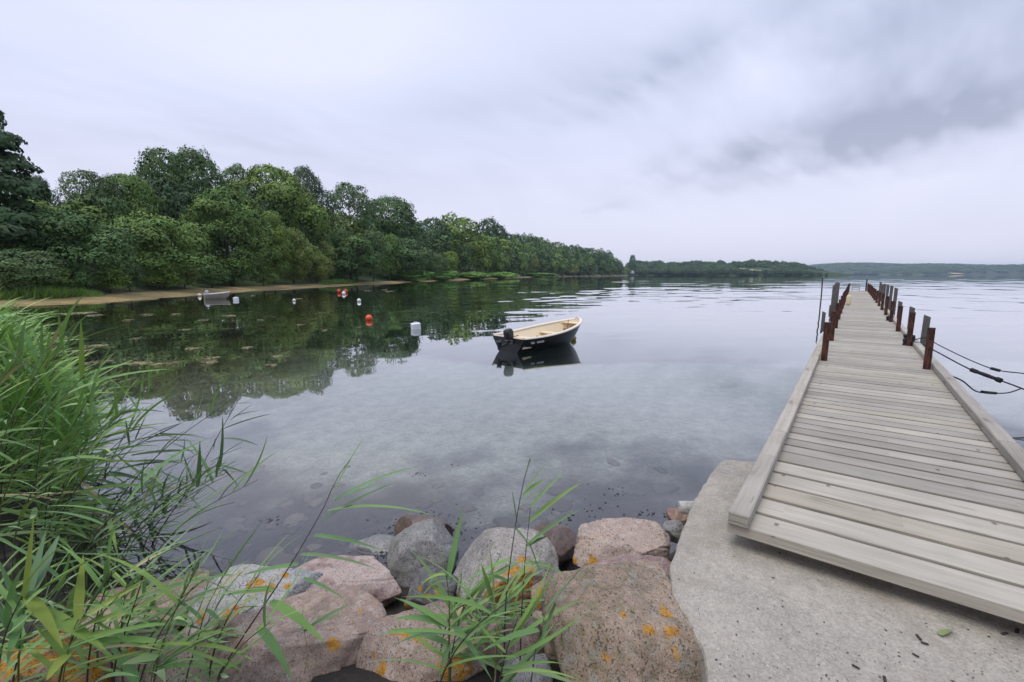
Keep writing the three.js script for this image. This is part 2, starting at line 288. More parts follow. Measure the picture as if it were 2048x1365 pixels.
{
  const r = rng(21), T = 0.06, variants = new Map();
  const plankGeo = (w, k) => { const key = w + '/' + k; if (!variants.has(key)) variants.set(key, chamferBox(RIGHT - LEFT, T, w, 0.003, k * 0.137, k * 0.311, 2)); return variants.get(key); };
  let a = 0.0, n = 0;
  while (a < pierLength) {
    const wide = n < 6, pitch = wide ? 0.228 : 0.176, w = pitch - (wide ? 0.036 : 0.033);
    const p = part('plank', plankGeo(w, Math.floor(r() * 7)), woodMats[Math.floor(r() * 5)], pier);
    p.position.set((LEFT + RIGHT) / 2 + (r() - 0.5) * 0.014, DECK - T / 2 + (r() - 0.5) * 0.004, -(a + w / 2)); p.rotation.set((r() - 0.5) * 0.012, (r() - 0.5) * 0.004 + (r() > 0.5 ? Math.PI : 0), 0);
    a += pitch; n++;
  }
  for (const side of [-1, 1]) {                                               // kerb beams, butted end to end
    let b = -0.035, k = 0; const x = side < 0 ? -KERB / 2 : INNER + KERB / 2;
    while (b < pierLength) {
      const L = k === 0 ? (side < 0 ? 1.62 : 2.4) : 4.2, len = Math.min(L, pierLength - b);
      if (len < 0.3) break;
      const g = chamferBox(len - 0.012, 0.078, KERB - 0.004, 0.008, k * 0.23 + side * 0.1, k * 0.41, 2);
      const m = part('kerb_beam', g, woodMats[(k * 2 + (side > 0 ? 1 : 0)) % 5], pier);
      m.rotation.set(0, Math.PI / 2 + (r() - 0.5) * 0.003, 0); m.position.set(x + (r() - 0.5) * 0.012, DECK + 0.042 + 0.001 * k % 0.004, -(b + len / 2)); b += len; k++;
    }
  }
  for (const x of [0.12, INNER / 2, INNER - 0.12]) { const g = chamferBox(pierLength - 0.3, 0.08, 0.09, 0.004, x, 0.2, 2), m = part('joist', g, woodMats[1], pier); m.rotation.y = Math.PI / 2; m.position.set(x, DECK - T - 0.044, -(pierLength / 2 + 0.05)); }
  // steel posts standing on the deck edge, inside the kerb
  const postGeo = new THREE.CylinderGeometry(0.044, 0.044, 0.62, 14, 1); const base = (side, px, py) => toPier(onPlane(px, py, DECK))[1];
  const l0 = base(-1, 1651, 722), r0 = base(1, 1862, 740), gap = 2.72;
  for (const [side, start] of [[-1, l0], [1, r0]]) for (let k = 0, b = start; b < pierLength - 0.1; k++, b += gap) {
    const p = part('post', postGeo, rustMat, pier); const h = 1 + (r() - 0.5) * 0.10; p.scale.set(1, h, 1);
    p.position.set(side < 0 ? 0.055 : INNER - 0.055, DECK + 0.31 * h + 0.003, -b); p.rotation.set((r() - 0.5) * 0.03, r() * 6, (r() - 0.5) * 0.03);
    const leg = part('pile', new THREE.CylinderGeometry(0.06, 0.06, 3.2, 10, 1), woodMats[3], pier); leg.position.set(side < 0 ? 0.14 : INNER - 0.14, DECK - T - 0.13 - 1.6, -b);
  }
}

// ---------------------------------------------------------------- the wood along the left shore
// A crown is a heap of leafy lobes, each covered with leaf-sized folded faces; heights are given for a tree one unit tall.
function crownGeometry(seed, { leaves, size, lobes, rx = 0.4, bottom = 0.06, loose = 0, cone = 0, shell = 0, lobeR = 0.3, tint = [1, 1, 1] }) {
  const r = rng(seed), hc = (1 + bottom) / 2, ry = (1 - bottom) / 2, L = [];
  for (let i = 0; i < lobes; i++) {
    const y = lerp(-0.9, 1, Math.pow((i + 0.5 * r()) / lobes, 0.85)), a = i * 2.4 + r() * 1.2;
    const ring = cone ? clamp((1 - y) * 0.5 + 0.08) : Math.sqrt(Math.max(0, 1 - y * y)), lr = lobeR * (0.7 + 0.6 * r()) * (cone ? 0.5 + 0.4 * (1 - y) / 2 : 1), k = shell ? shell * (0.94 + 0.1 * r()) : (0.62 + 0.3 * r()) * (1 + loose * (r() - 0.5));
    L.push({ x: Math.cos(a) * ring * rx * k, y: hc + y * (ry - lr * 0.62), z: Math.sin(a) * ring * rx * k, rx: lr * (0.8 + 0.5 * r()), ry: lr * (cone ? 0.34 : 0.62 + 0.3 * r()), tone: 0.8 + 0.4 * r(), hue: r(), w: 0 });
  }
  let total = 0; for (const l of L) { l.w = l.rx * l.rx + l.rx * l.ry; total += l.w; }
  const n = leaves, pos = new Float32Array(n * 12), nor = new Float32Array(n * 12), col = new Float32Array(n * 12), idx = new Uint32Array(n * 6);
  const N = V3(0, 0, 0), T = V3(0, 0, 0), B = V3(0, 0, 0), P = V3(0, 0, 0), S = V3(0, 0, 0); let k = 0;
  for (const l of L) {
    const count = Math.min(n - k, Math.round(n * l.w / total) + (l === L[L.length - 1] ? n : 0));
    for (let i = 0; i < count && k < n; i++, k++) {
      let tries = 0;
      do {
        const c = lerp(-0.75, 1, Math.sqrt(r())), a = r() * 6.2832, s = Math.sqrt(Math.max(0, 1 - c * c)), bump = 1 + 0.24 * noise3(Math.cos(a) * s * 3.2 + l.x * 40, c * 3.2 + l.y * 40, Math.sin(a) * s * 3.2 + seed), rad = (0.72 + 0.34 * Math.sqrt(r()) + (r() < 0.05 ? 0.16 : 0)) * bump;
        N.set(Math.cos(a) * s, c, Math.sin(a) * s); P.set(l.x + N.x * l.rx * rad, l.y + N.y * l.ry * rad, l.z + N.z * l.rx * rad);
      } while (tries++ < 4 && L.some((m) => m !== l && ((P.x - m.x) / m.rx) ** 2 + ((P.y - m.y) / m.ry) ** 2 + ((P.z - m.z) / m.rx) ** 2 < 0.5));
      if (P.y < 0.004) P.y = 0.004 + r() * 0.02;
      S.copy(N); N.x += (r() - 0.5) * 1.5; N.y += (r() - 0.5) * 1.5 + 0.25; N.z += (r() - 0.5) * 1.5; N.normalize(); if (N.dot(S) < 0) N.negate(); S.multiplyScalar(0.85).addScaledVector(N, 0.45).normalize();
      T.set(r() - 0.5, (r() - 0.5) * (cone ? 0.4 : 1) - (cone ? 0.5 : 0.1), r() - 0.5).cross(N).normalize(); B.crossVectors(N, T);
      const sz = size * (0.6 + 0.8 * r()), q = sz * 0.55, f = sz * 0.25 * (r() - 0.3), v = [[-1, 0, 0], [0, -1, f], [1, 0, 0], [0, 1, f]];
      const leafTone = l.tone * (0.88 + 0.24 * r()), warm = 0.85 + 0.2 * l.hue + 0.15 * r();
      for (let m = 0; m < 4; m++) {
        const o = (k * 4 + m) * 3, [tu, tv, tn] = v[m];
        pos[o] = P.x + T.x * tu * sz + B.x * tv * q + N.x * tn; pos[o + 1] = P.y + T.y * tu * sz + B.y * tv * q + N.y * tn; pos[o + 2] = P.z + T.z * tu * sz + B.z * tv * q + N.z * tn;
        nor[o] = S.x; nor[o + 1] = S.y; nor[o + 2] = S.z;
        col[o] = tint[0] * leafTone * warm; col[o + 1] = tint[1] * leafTone; col[o + 2] = tint[2] * leafTone * 0.95;
      }
      idx.set([k * 4, k * 4 + 1, k * 4 + 2, k * 4, k * 4 + 2, k * 4 + 3], k * 6);
    }
  }
  const g = new THREE.BufferGeometry();
  g.setAttribute('position', new THREE.BufferAttribute(pos, 3)); g.setAttribute('normal', new THREE.BufferAttribute(nor, 3)); g.setAttribute('color', new THREE.BufferAttribute(col, 3)); g.setIndex(new THREE.BufferAttribute(idx, 1));
  return g;
}
function trunkGeometry(seed, rx = 0.3, top = 0.75) {
  const r = rng(seed), parts = [], limb = (a, b, ra, rb) => {
    const n = 7, pts = [], d = b.clone().sub(a), side = V3(-d.z, 0, d.x).normalize(), ring = [];
    for (let i = 0; i <= 3; i++) { const t = i / 3, c = a.clone().addScaledVector(d, t).addScaledVector(side, 0.02 * Math.sin(t * 3.1)); pts.push(c); }
    const pos = [], idx = [], u = V3(1, 0, 0).cross(d).normalize(), w = d.clone().cross(u).normalize();
    pts.forEach((c, i) => { const rr = lerp(ra, rb, i / 3); for (let k = 0; k < n; k++) { const t = k / n * 6.2832, p = c.clone().addScaledVector(u, Math.cos(t) * rr).addScaledVector(w, Math.sin(t) * rr); pos.push(p.x, p.y, p.z); } });
    for (let i = 0; i < 3; i++) for (let k = 0; k < n; k++) { const a0 = i * n + k, a1 = i * n + (k + 1) % n; idx.push(a0, a0 + n, a1, a1, a0 + n, a1 + n); }
    const g = new THREE.BufferGeometry(); g.setAttribute('position', new THREE.Float32BufferAttribute(pos, 3)); g.setIndex(idx); g.computeVertexNormals(); parts.push(g);
  };
  limb(V3(0, -0.06, 0), V3(0.02, top * 0.55, 0.01), 0.024, 0.016); limb(V3(0.02, top * 0.55, 0.01), V3(-0.02, top + 0.12, 0), 0.016, 0.003);
  for (let i = 0; i < 7; i++) { const h = top * (0.3 + 0.09 * i), a = i * 2.4 + r(); limb(V3(0.01, h, 0), V3(Math.cos(a) * rx * 0.75, h + 0.12 + 0.1 * r(), Math.sin(a) * rx * 0.75), 0.009, 0.002); }
  return mergeGeometries(parts);
}
const leafMats = [[0.100, 0.182, 0.033], [0.068, 0.138, 0.034], [0.130, 0.212, 0.032], [0.078, 0.142, 0.044], [0.140, 0.190, 0.038], [0.048, 0.098, 0.034]].map((c) => std({ color: lin(...c), vertexColors: true, roughness: 0.75, side: THREE.DoubleSide }));
const barkMat = std({ color: lin(0.06, 0.05, 0.04), roughness: 0.95 });
const kinds = {};
const kind = (name, seeds, o) => { kinds[name] = seeds.map((s) => ({ crown: crownGeometry(s, o), trunk: trunkGeometry(s + 1, o.rx, o.cone ? 0.86 : 0.7), rx: o.rx })); };
kind('big', [11, 12, 13], { leaves: 18000, size: 0.0135, lobes: 40, rx: 0.36, bottom: 0.05, lobeR: 0.155, loose: 0.5 });
kind('airy', [21, 22], { leaves: 9500, size: 0.0125, lobes: 26, rx: 0.36, bottom: 0.1, lobeR: 0.125, loose: 0.9 });
kind('dome', [31, 32], { leaves: 19000, size: 0.0135, lobes: 74, rx: 0.4, bottom: 0.0, lobeR: 0.12, shell: 0.82 });
kind('bush', [41, 42, 43], { leaves: 13000, size: 0.018, lobes: 32, rx: 0.46, bottom: 0.0, lobeR: 0.2, loose: 0.5 });
kind('spruce', [51], { leaves: 20000, size: 0.0155, lobes: 70, rx: 0.40, bottom: 0.02, lobeR: 0.16, cone: 1, loose: 0.3 });
kind('mid', [61, 62, 63, 64], { leaves: 4700, size: 0.025, lobes: 30, rx: 0.38, bottom: 0.03, lobeR: 0.17, loose: 0.5 });
kind('far', [71, 72, 73, 74], { leaves: 1700, size: 0.042, lobes: 18, rx: 0.42, bottom: 0.0, lobeR: 0.2, loose: 0.4 });
// where the line of sight of a picture column first stands so many metres inland
function inland(px, want) {
  const d = dirOf(px, 549), k = Math.hypot(d.x, d.z); let prev = -1e9;
  for (let z = 24; z < 1200; z *= 1.012) { const x = d.x / -d.z * z, s = landDistance(x, -z); if (s >= want && s > prev) return V3(x, 0, -z); prev = s; }
  return null;
}
const treeRng = rng(404); let trees = 0;
function tree(name, label, group, kindName, variant, tone, px, pyTop, halfPx, want, depth) {
  const p = depth ? atDepth(px, 549, depth) : inland(px, want); if (!p) return null;
  const gy = groundHeight(p.x, p.z), top = atDepth(px, pyTop, -p.z).y, h = top - gy; if (h < 1) return null;
  const k = kinds[kindName][variant % kinds[kindName].length], dist = Math.hypot(p.x, p.z) , w = halfPx / F * -p.z / (k.rx + (kindName === 'spruce' ? 0.05 : 0.08));
  const t = thing(name, label, 'tree', [p.x, gy, p.z], group);
  t.scale.set(w, h, w); t.rotation.y = treeRng() * 6.28;
  part('trunk', k.trunk, barkMat, t); part('crown', k.crown, leafMats[tone], t); trees++;
  return t;
}
// [name, label, kind, variant, tone, px, top py, half width px, metres inland]
const named = [
  ['tall_tree', 'tall dark ragged tree with drooping layered branches at the near end of the wood', 'spruce', 0, 5, -14, 160, 138, 9],
  ['broadleaf_tree', 'low dark round crown between the drooping dark tree and the wood', 'big', 1, 5, 92, 356, 40, 16],
  ['feathery_tree', 'grey-green feathery open crown above the bushes', 'airy', 0, 3, 200, 338, 50, 14],
  ['broadleaf_tree', 'mid green crown rising between the feathery tree and the tallest tree', 'big', 2, 0, 272, 348, 56, 13],
  ['broadleaf_tree', 'tallest spreading tree of the wood with a notched double crown', 'big', 0, 1, 345, 303, 62, 18],
  ['broadleaf_tree', 'dark broad crown grown together with the tallest tree of the wood', 'big', 1, 1, 412, 305, 54, 18.5],
  ['feathery_tree', 'small open feathery crown in the gap beside the tallest tree', 'airy', 1, 1, 486, 328, 40, 20],
  ['broadleaf_tree', 'broad tree with a yellow-green domed top behind the round bushy tree', 'big', 2, 2, 560, 333, 76, 13],
  ['broadleaf_tree', 'dark tree with a ragged edge on the far flank of the yellow-green domed tree', 'big', 0, 5, 622, 338, 40, 17],
  ['feathery_tree', 'loose-topped tree standing beyond the gap in the wood', 'airy', 0, 3, 706, 364, 54, 14],
  ['broadleaf_tree', 'full dark green tree with a sloping top above the shore shrubs', 'big', 1, 1, 780, 398, 66, 12],
  ['broadleaf_tree', 'narrow dark tree tucked behind the bright dome over the reed beds', 'mid', 0, 5, 862, 436, 36, 13],
  ['broadleaf_tree', 'bright green domed tree standing above the reed beds', 'mid', 1, 2, 912, 432, 50, 11],
  ['broadleaf_tree', 'dark brown-green round crown behind the bright dome over the reed beds', 'mid', 2, 5, 976, 438, 32, 22],
  ['shore_bush', 'low dark bush at the water edge below the drooping dark tree', 'bush', 0, 3, 30, 498, 74, 4],
  ['shore_bush', 'wide dark green shore bush with drooping skirts beside the grass strip', 'bush', 1, 1, 145, 424, 96, 5.5],
  ['shore_bush', 'shore bush with yellowish young leaves behind the moored pale boat', 'bush', 2, 0, 318, 430, 88, 5],
  ['round_tree', 'large smooth round tree with foliage down to the beach', 'dome', 0, 0, 462, 380, 84, 4.6],
  ['round_tree', 'smaller round crown leaning against the large smooth round tree', 'dome', 1, 2, 548, 424, 40, 4.8],
  ['shore_bush', 'narrow yellow-green bush at the end of the beach', 'bush', 0, 4, 586, 456, 40, 4],
  ['shore_bush', 'little brownish bush above the beach beside the yellow-green one', 'bush', 1, 4, 634, 506, 30, 3.4],
  ['shore_tree', 'dark tree leaning over the shore behind the red buoys', 'bush', 2, 1, 700, 470, 60, 4],
  ['shore_tree', 'dense dark bushy tree above the beginning of the reed beds', 'bush', 0, 3, 800, 476, 56, 4],
  ['shore_tree', 'pale rounded shrub directly behind the reed beds', 'bush', 1, 3, 868, 508, 30, 3],
];
for (const [n, label, k, v, c, px, py, hw, want] of named) tree(n, label, null, k, v, c, px, py, hw, want);
// the outline of the wood against the sky, for the trees that fill it
const skyline = [[0, 380], [90, 358], [150, 380], [200, 342], [270, 352], [330, 306], [410, 310], [470, 335], [560, 336], [640, 345], [660, 400], [710, 368], [790, 402], [850, 436], [910, 434], [975, 440], [1010, 464], [1050, 466], [1100, 478], [1150, 490], [1190, 492], [1220, 500], [1252, 520]];
const skyAt = (px) => { for (let i = 1; i < skyline.length; i++) if (px <= skyline[i][0]) { const [a, b] = [skyline[i - 1], skyline[i]]; return lerp(a[1], b[1], (px - a[0]) / (b[0] - a[0])); } return 530; };
{
  const r = rng(88);
  for (let px = 10; px < 990; px += 34 + 14 * r()) {          // understorey behind the named trees, to the floor
    const top = skyAt(px), w = r();
    tree('wood_tree', 'leafy tree in the dense wood behind the shore trees', 'trees filling the wood', px < 620 ? 'mid' : 'mid', Math.floor(r() * 4), Math.floor(r() * 6), px, lerp(top, 549, 0.18 + 0.22 * w), 40 + 16 * r(), 13 + 8 * w);
  }
  for (let px = -20, n = 0; px < 650; px += 38 + 34 * r(), n++) tree('beach_shrub', 'low bush hanging over the beach at the foot of the wood', 'bushes hanging over the beach', 'mid', n, Math.floor(r() * 6), px, 536 - 22 * r(), 22 + 12 * r(), 3.3 + 0.8 * r());
  for (let px = 655, n = 0; px < 1262; px += (px < 1000 ? 26 : 15) + 8 * r(), n++) {       // shore side shrubs
    const s = clamp((1254 - px) / 600, 0.1, 1);
    tree('shore_shrub', 'low shrub at the foot of the wood along the far shore', 'shrubs along the far shore', px < 900 ? 'mid' : 'far', n, Math.floor(r() * 6), px, lerp(549, skyAt(px), 0.34 + 0.26 * r()), (20 + 12 * r()) * (0.45 + 0.55 * s), 3.2 + 2 * r());
  }
  for (const [a, b] of [[0.03, 16], [0.22, 9], [0.42, 6]]) for (let px = 985; px < 1262; px += 12 + 9 * r()) {           // hanging wood towards the point
    const s = clamp((1254 - px) / 270, 0, 1), top = lerp(skyAt(px), 549, a + 0.08 * (r() - 0.35));
    tree('hillside_tree', 'round dark crown in the wood on the slope towards the point', 'trees on the wooded slope', 'far', Math.floor(r() * 4), [1, 5, 3, 1, 0, 5][Math.floor(r() * 6)], px, top, (17 + 9 * r()) * (0.55 + 0.45 * s), b + 4 * r());
  }
}
console.log('trees', trees);

// ---------------------------------------------------------------- the far shores
function ridge(name, depth, outline, thick, mat, lumps) {     // a low hill of real depth: outline [px, py], falling away to both sides
  const pts = outline.map(([px, py]) => atDepth(px, py, depth)), xs = [], n = 220, x0 = pts[0].x, x1 = pts[pts.length - 1].x;
  const top = (x) => { for (let i = 1; i < pts.length; i++) if (x <= pts[i].x) return lerp(pts[i - 1].y, pts[i].y, (x - pts[i - 1].x) / (pts[i].x - pts[i - 1].x)); return 0; };
  const pos = [], idx = [], rows = 12;
  for (let j = 0; j <= rows; j++) for (let i = 0; i <= n; i++) {
    const t = j / rows, x = lerp(x0, x1, i / n), prof = Math.pow(Math.sin(Math.PI * clamp(t * 1.0)), 0.6), h = Math.max(0.4, top(x)) * prof + (j === 0 || j === rows ? -3 : lumps * (0.5 + 0.5 * fbm(x / lumps / 3, j * 1.3, depth, 3)) * prof);
    pos.push(x + (t - 0.5) * 10, h, -(depth + (t - 0.5) * thick)); if (i < n && j < rows) { const k = j * (n + 1) + i; idx.push(k, k + 1, k + n + 1, k + 1, k + n + 2, k + n + 1); }
  }
  const g = new THREE.BufferGeometry(); g.setAttribute('position', new THREE.Float32BufferAttribute(pos, 3)); g.setIndex(idx); g.computeVertexNormals();
  const uv = new Float32Array(pos.length / 3 * 2); for (let i = 0; i < pos.length / 3; i++) { uv[i * 2] = pos[i * 3] / 200; uv[i * 2 + 1] = pos[i * 3 + 2] / 200; } g.setAttribute('uv', new THREE.BufferAttribute(uv, 2));
  return structure(name, g, mat);
}
const farGreen = std({ color: lin(0.05, 0.075, 0.04), map: groundTex, roughness: 1 });
// wooded peninsula across the bay: low ground, a mass of small crowns, one pale field
const penTop = [[1236, 535], [1268, 520], [1300, 519], [1340, 523], [1400, 521], [1450, 521], [1500, 518], [1560, 522], [1600, 524], [1625, 533], [1650, 540], [1664, 547]];
{
  const D = 900, low = penTop.map(([x, y]) => [x, lerp(549, y, 0.42)]);
  ridge('peninsula_ground', D, low, 150, std({ color: lin(0.045, 0.085, 0.03), map: groundTex, roughness: 1 }), 1);
  const r = rng(33), spots = [];
  const topAt = (px) => { for (let i = 1; i < penTop.length; i++) if (px <= penTop[i][0]) { const [a, b] = [penTop[i - 1], penTop[i]]; return lerp(a[1], b[1], (px - a[0]) / (b[0] - a[0])); } return 549; };
  for (let i = 0; i < 1100; i++) {
    const px = lerp(1258, 1660, r()), back = r(), depth = D - 76 + 122 * back, top = lerp(549, topAt(px), (0.32 + 0.68 * back) * (0.8 + 0.25 * r())), p = atDepth(px, top, depth);
    if (px > 1472 && px < 1545 && back < 0.62 && back > 0.10) continue;                  // the field
    const h = Math.max(3, Math.min(17, p.y * (0.75 + 0.3 * r())));
    spots.push([p.x, p.y - h, p.z, h * (0.42 + 0.25 * r()) , h, r() * 6.28, 0.7 + 0.6 * r()]);
  }
  const im = shadows(new THREE.InstancedMesh(kinds.far[1].crown, leafMats[5], spots.length)), m = new THREE.Matrix4(), q = new THREE.Quaternion(), up = V3(0, 1, 0);
  spots.forEach(([x, y, z, w, h, a, c], i) => { m.compose(V3(x, y, z), q.setFromAxisAngle(up, a), V3(w * 1.7, h, w * 1.7)); im.setMatrixAt(i, m); im.setColorAt(i, lin(c, c, c)); });
  im.name = 'peninsula_wood'; im.userData.kind = 'stuff'; tag(im, 'far mass of dark woodland on the low peninsula across the bay', 'woodland'); scene.add(im);
  tree('lone_tree', 'single pointed tree sticking up beside the little white house', null, 'far', 2, 5, 1264, 510, 8, 0, 842);
  // pale field
  const f = [[1474, 541], [1540, 542], [1543, 537.6], [1478, 537]].map(([x, y], i) => atDepth(x, y, i < 2 ? D - 60 : D - 25));
  const fg = new THREE.BufferGeometry(); fg.setAttribute('position', new THREE.Float32BufferAttribute([...f[0].toArray(), ...f[1].toArray(), ...f[2].toArray(), ...f[0].toArray(), ...f[2].toArray(), ...f[3].toArray()], 3)); fg.computeVertexNormals();
  structure('pale_field', fg, std({ color: lin(0.34, 0.32, 0.16), roughness: 1, side: THREE.DoubleSide }));
  // little white house by the water
  const b = atDepth(1263, 546.5, 838), house = thing('white_house', 'tiny white house with a grey roof by the far shore', 'house', [b.x, Math.max(0.2, b.y - 0.6), b.z]);
  const wall = new THREE.Shape([[-4, 0], [4, 0], [4, 3], [0, 5.4], [-4, 3]].map(([x, y]) => new THREE.Vector2(x, y))), wg = new THREE.ExtrudeGeometry(wall, { depth: 7, bevelEnabled: false });
  part('wall', wg, std({ color: lin(0.62, 0.62, 0.6), roughness: 0.9 }), house);
  for (const s of [-1, 1]) { const rf = part('roof', chamferBox(5.2, 0.25, 7.8, 0.05), std({ color: lin(0.12, 0.12, 0.13), roughness: 0.9 }), house); rf.position.set(s * 2.15, 4.35, 3.5); rf.rotation.z = -s * 0.54; }
  for (const x of [-2, 1.6]) { const w = part('window', chamferBox(1.1, 1.2, 0.12, 0.02), std({ color: lin(0.04, 0.05, 0.06), roughness: 0.2 }), house); w.position.set(x, 1.6, 7.03); }
}
// distant wooded hills, several kilometres of air in front of them
{
  const hillMat = std({ color: lin(0.05, 0.085, 0.035), map: groundTex, roughness: 1 });
  ridge('distant_hill', 3300, [[1560, 548], [1620, 533], [1660, 529], [1720, 528], [1780, 531], [1850, 530], [1900, 531], [1980, 533], [2060, 531], [2200, 527], [2500, 530]], 900, hillMat, 14);
  ridge('distant_hill', 2700, [[1700, 549], [1740, 543], [1800, 541], [1870, 536], [1930, 535], [2000, 534], [2060, 532], [2250, 534], [2480, 540]], 500, hillMat, 10);
  const r = rng(71), spots = [], m = new THREE.Matrix4(), q = new THREE.Quaternion(), up = V3(0, 1, 0);       // their woods
  for (const [D, thick, outline, n] of [[3300, 900, [[1560, 548], [1620, 533], [1660, 529], [1720, 528], [1780, 531], [1850, 530], [1900, 531], [1980, 533], [2060, 531], [2300, 528]], 900], [2700, 500, [[1700, 549], [1740, 543], [1800, 541], [1870, 536], [1930, 535], [2000, 534], [2060, 532], [2300, 534]], 700]]) for (let i = 0; i < n; i++) {
    const px = lerp(outline[0][0], outline[outline.length - 1][0], r()); let k = 1; while (outline[k][0] < px) k++; const py = lerp(outline[k - 1][1], outline[k][1], (px - outline[k - 1][0]) / (outline[k][0] - outline[k - 1][0])), t = 0.05 + 0.45 * r(), top = atDepth(px, py, D).y * Math.pow(Math.sin(Math.PI * t), 0.6), d = D + (t - 0.5) * thick, x = atDepth(px, py, D).x, h = 11 + 9 * r();
    spots.push([x, Math.max(0, top - h * 0.35), -d, h, 10 + 12 * r(), r() * 6.28, 0.7 + 0.6 * r()]);
  }
  const im = shadows(new THREE.InstancedMesh(kinds.far[2].crown, leafMats[1], spots.length));
  spots.forEach(([x, y, z, h, w, a, c], i) => { m.compose(V3(x, y, z), q.setFromAxisAngle(up, a), V3(w * 2, h, w * 2)); im.setMatrixAt(i, m); im.setColorAt(i, lin(c, c, c)); });
  im.name = 'distant_wood'; im.userData.kind = 'stuff'; tag(im, 'hazy woods covering the distant hills beyond the pier', 'woodland'); scene.add(im);
  const p = atDepth(1913, 544.5, 2470), f = single('hillside_field', chamferBox(60, 2.5, 40, 0.3), std({ color: lin(0.45, 0.36, 0.2), roughness: 1 }), 'small straw-coloured field by the water below the distant hills', 'field'); f.position.set(p.x, 7, p.z); f.rotation.x = 0.15;
}

// ---------------------------------------------------------------- boulders along the water's edge
const granite = (seed, dark, light) => dataTex(512, 512, (u, v) => {
  const a = pnoise(u * 58, v * 58, 58, seed), b = pnoise(u * 110 + 0.4, v * 110, 110, seed + 1), c = pfbm(u, v, 10, 4, seed + 2), d = pnoise(u * 44, v * 44, 44, seed + 3);
  let g = 0.74 + 0.13 * c + 0.10 * b; let k = [g, g, g];
  if (a > 0.42) k = mix3(k, [dark, dark, dark * 1.02], smooth(0.42, 0.66, a) * 0.8); if (d > 0.5) k = mix3(k, [light, light, light * 0.97], smooth(0.5, 0.75, d) * 0.7);
  return k.map(toS);
}, true);
const graniteA = granite(201, 0.16, 1.0), graniteB = granite(301, 0.34, 0.98);
const stoneBump = dataTex(512, 512, (u, v) => { const g = 0.5 + 0.25 * pfbm(u, v, 10, 4, 202) + 0.28 * pfbm(u, v, 64, 3, 402); return [g, g, g]; });
const stoneMats = { a: std({ vertexColors: true, map: graniteA, bumpMap: stoneBump, bumpScale: 0.007, roughness: 0.86 }), b: std({ vertexColors: true, map: graniteB, bumpMap: stoneBump, bumpScale: 0.005, roughness: 0.85 }), wet: std({ vertexColors: true, map: graniteB, bumpMap: stoneBump, bumpScale: 0.004, roughness: 0.32 }) };
const hue = { pink: [0.39, 0.285, 0.225], palepink: [0.49, 0.375, 0.30], rose: [0.34, 0.23, 0.205], grey: [0.27, 0.262, 0.25], palegrey: [0.44, 0.43, 0.41], tan: [0.37, 0.275, 0.20], brown: [0.17, 0.115, 0.09], dark: [0.14, 0.135, 0.135], white: [0.62, 0.6, 0.56], rust: [0.30, 0.17, 0.11], warmgrey: [0.38, 0.345, 0.305] };
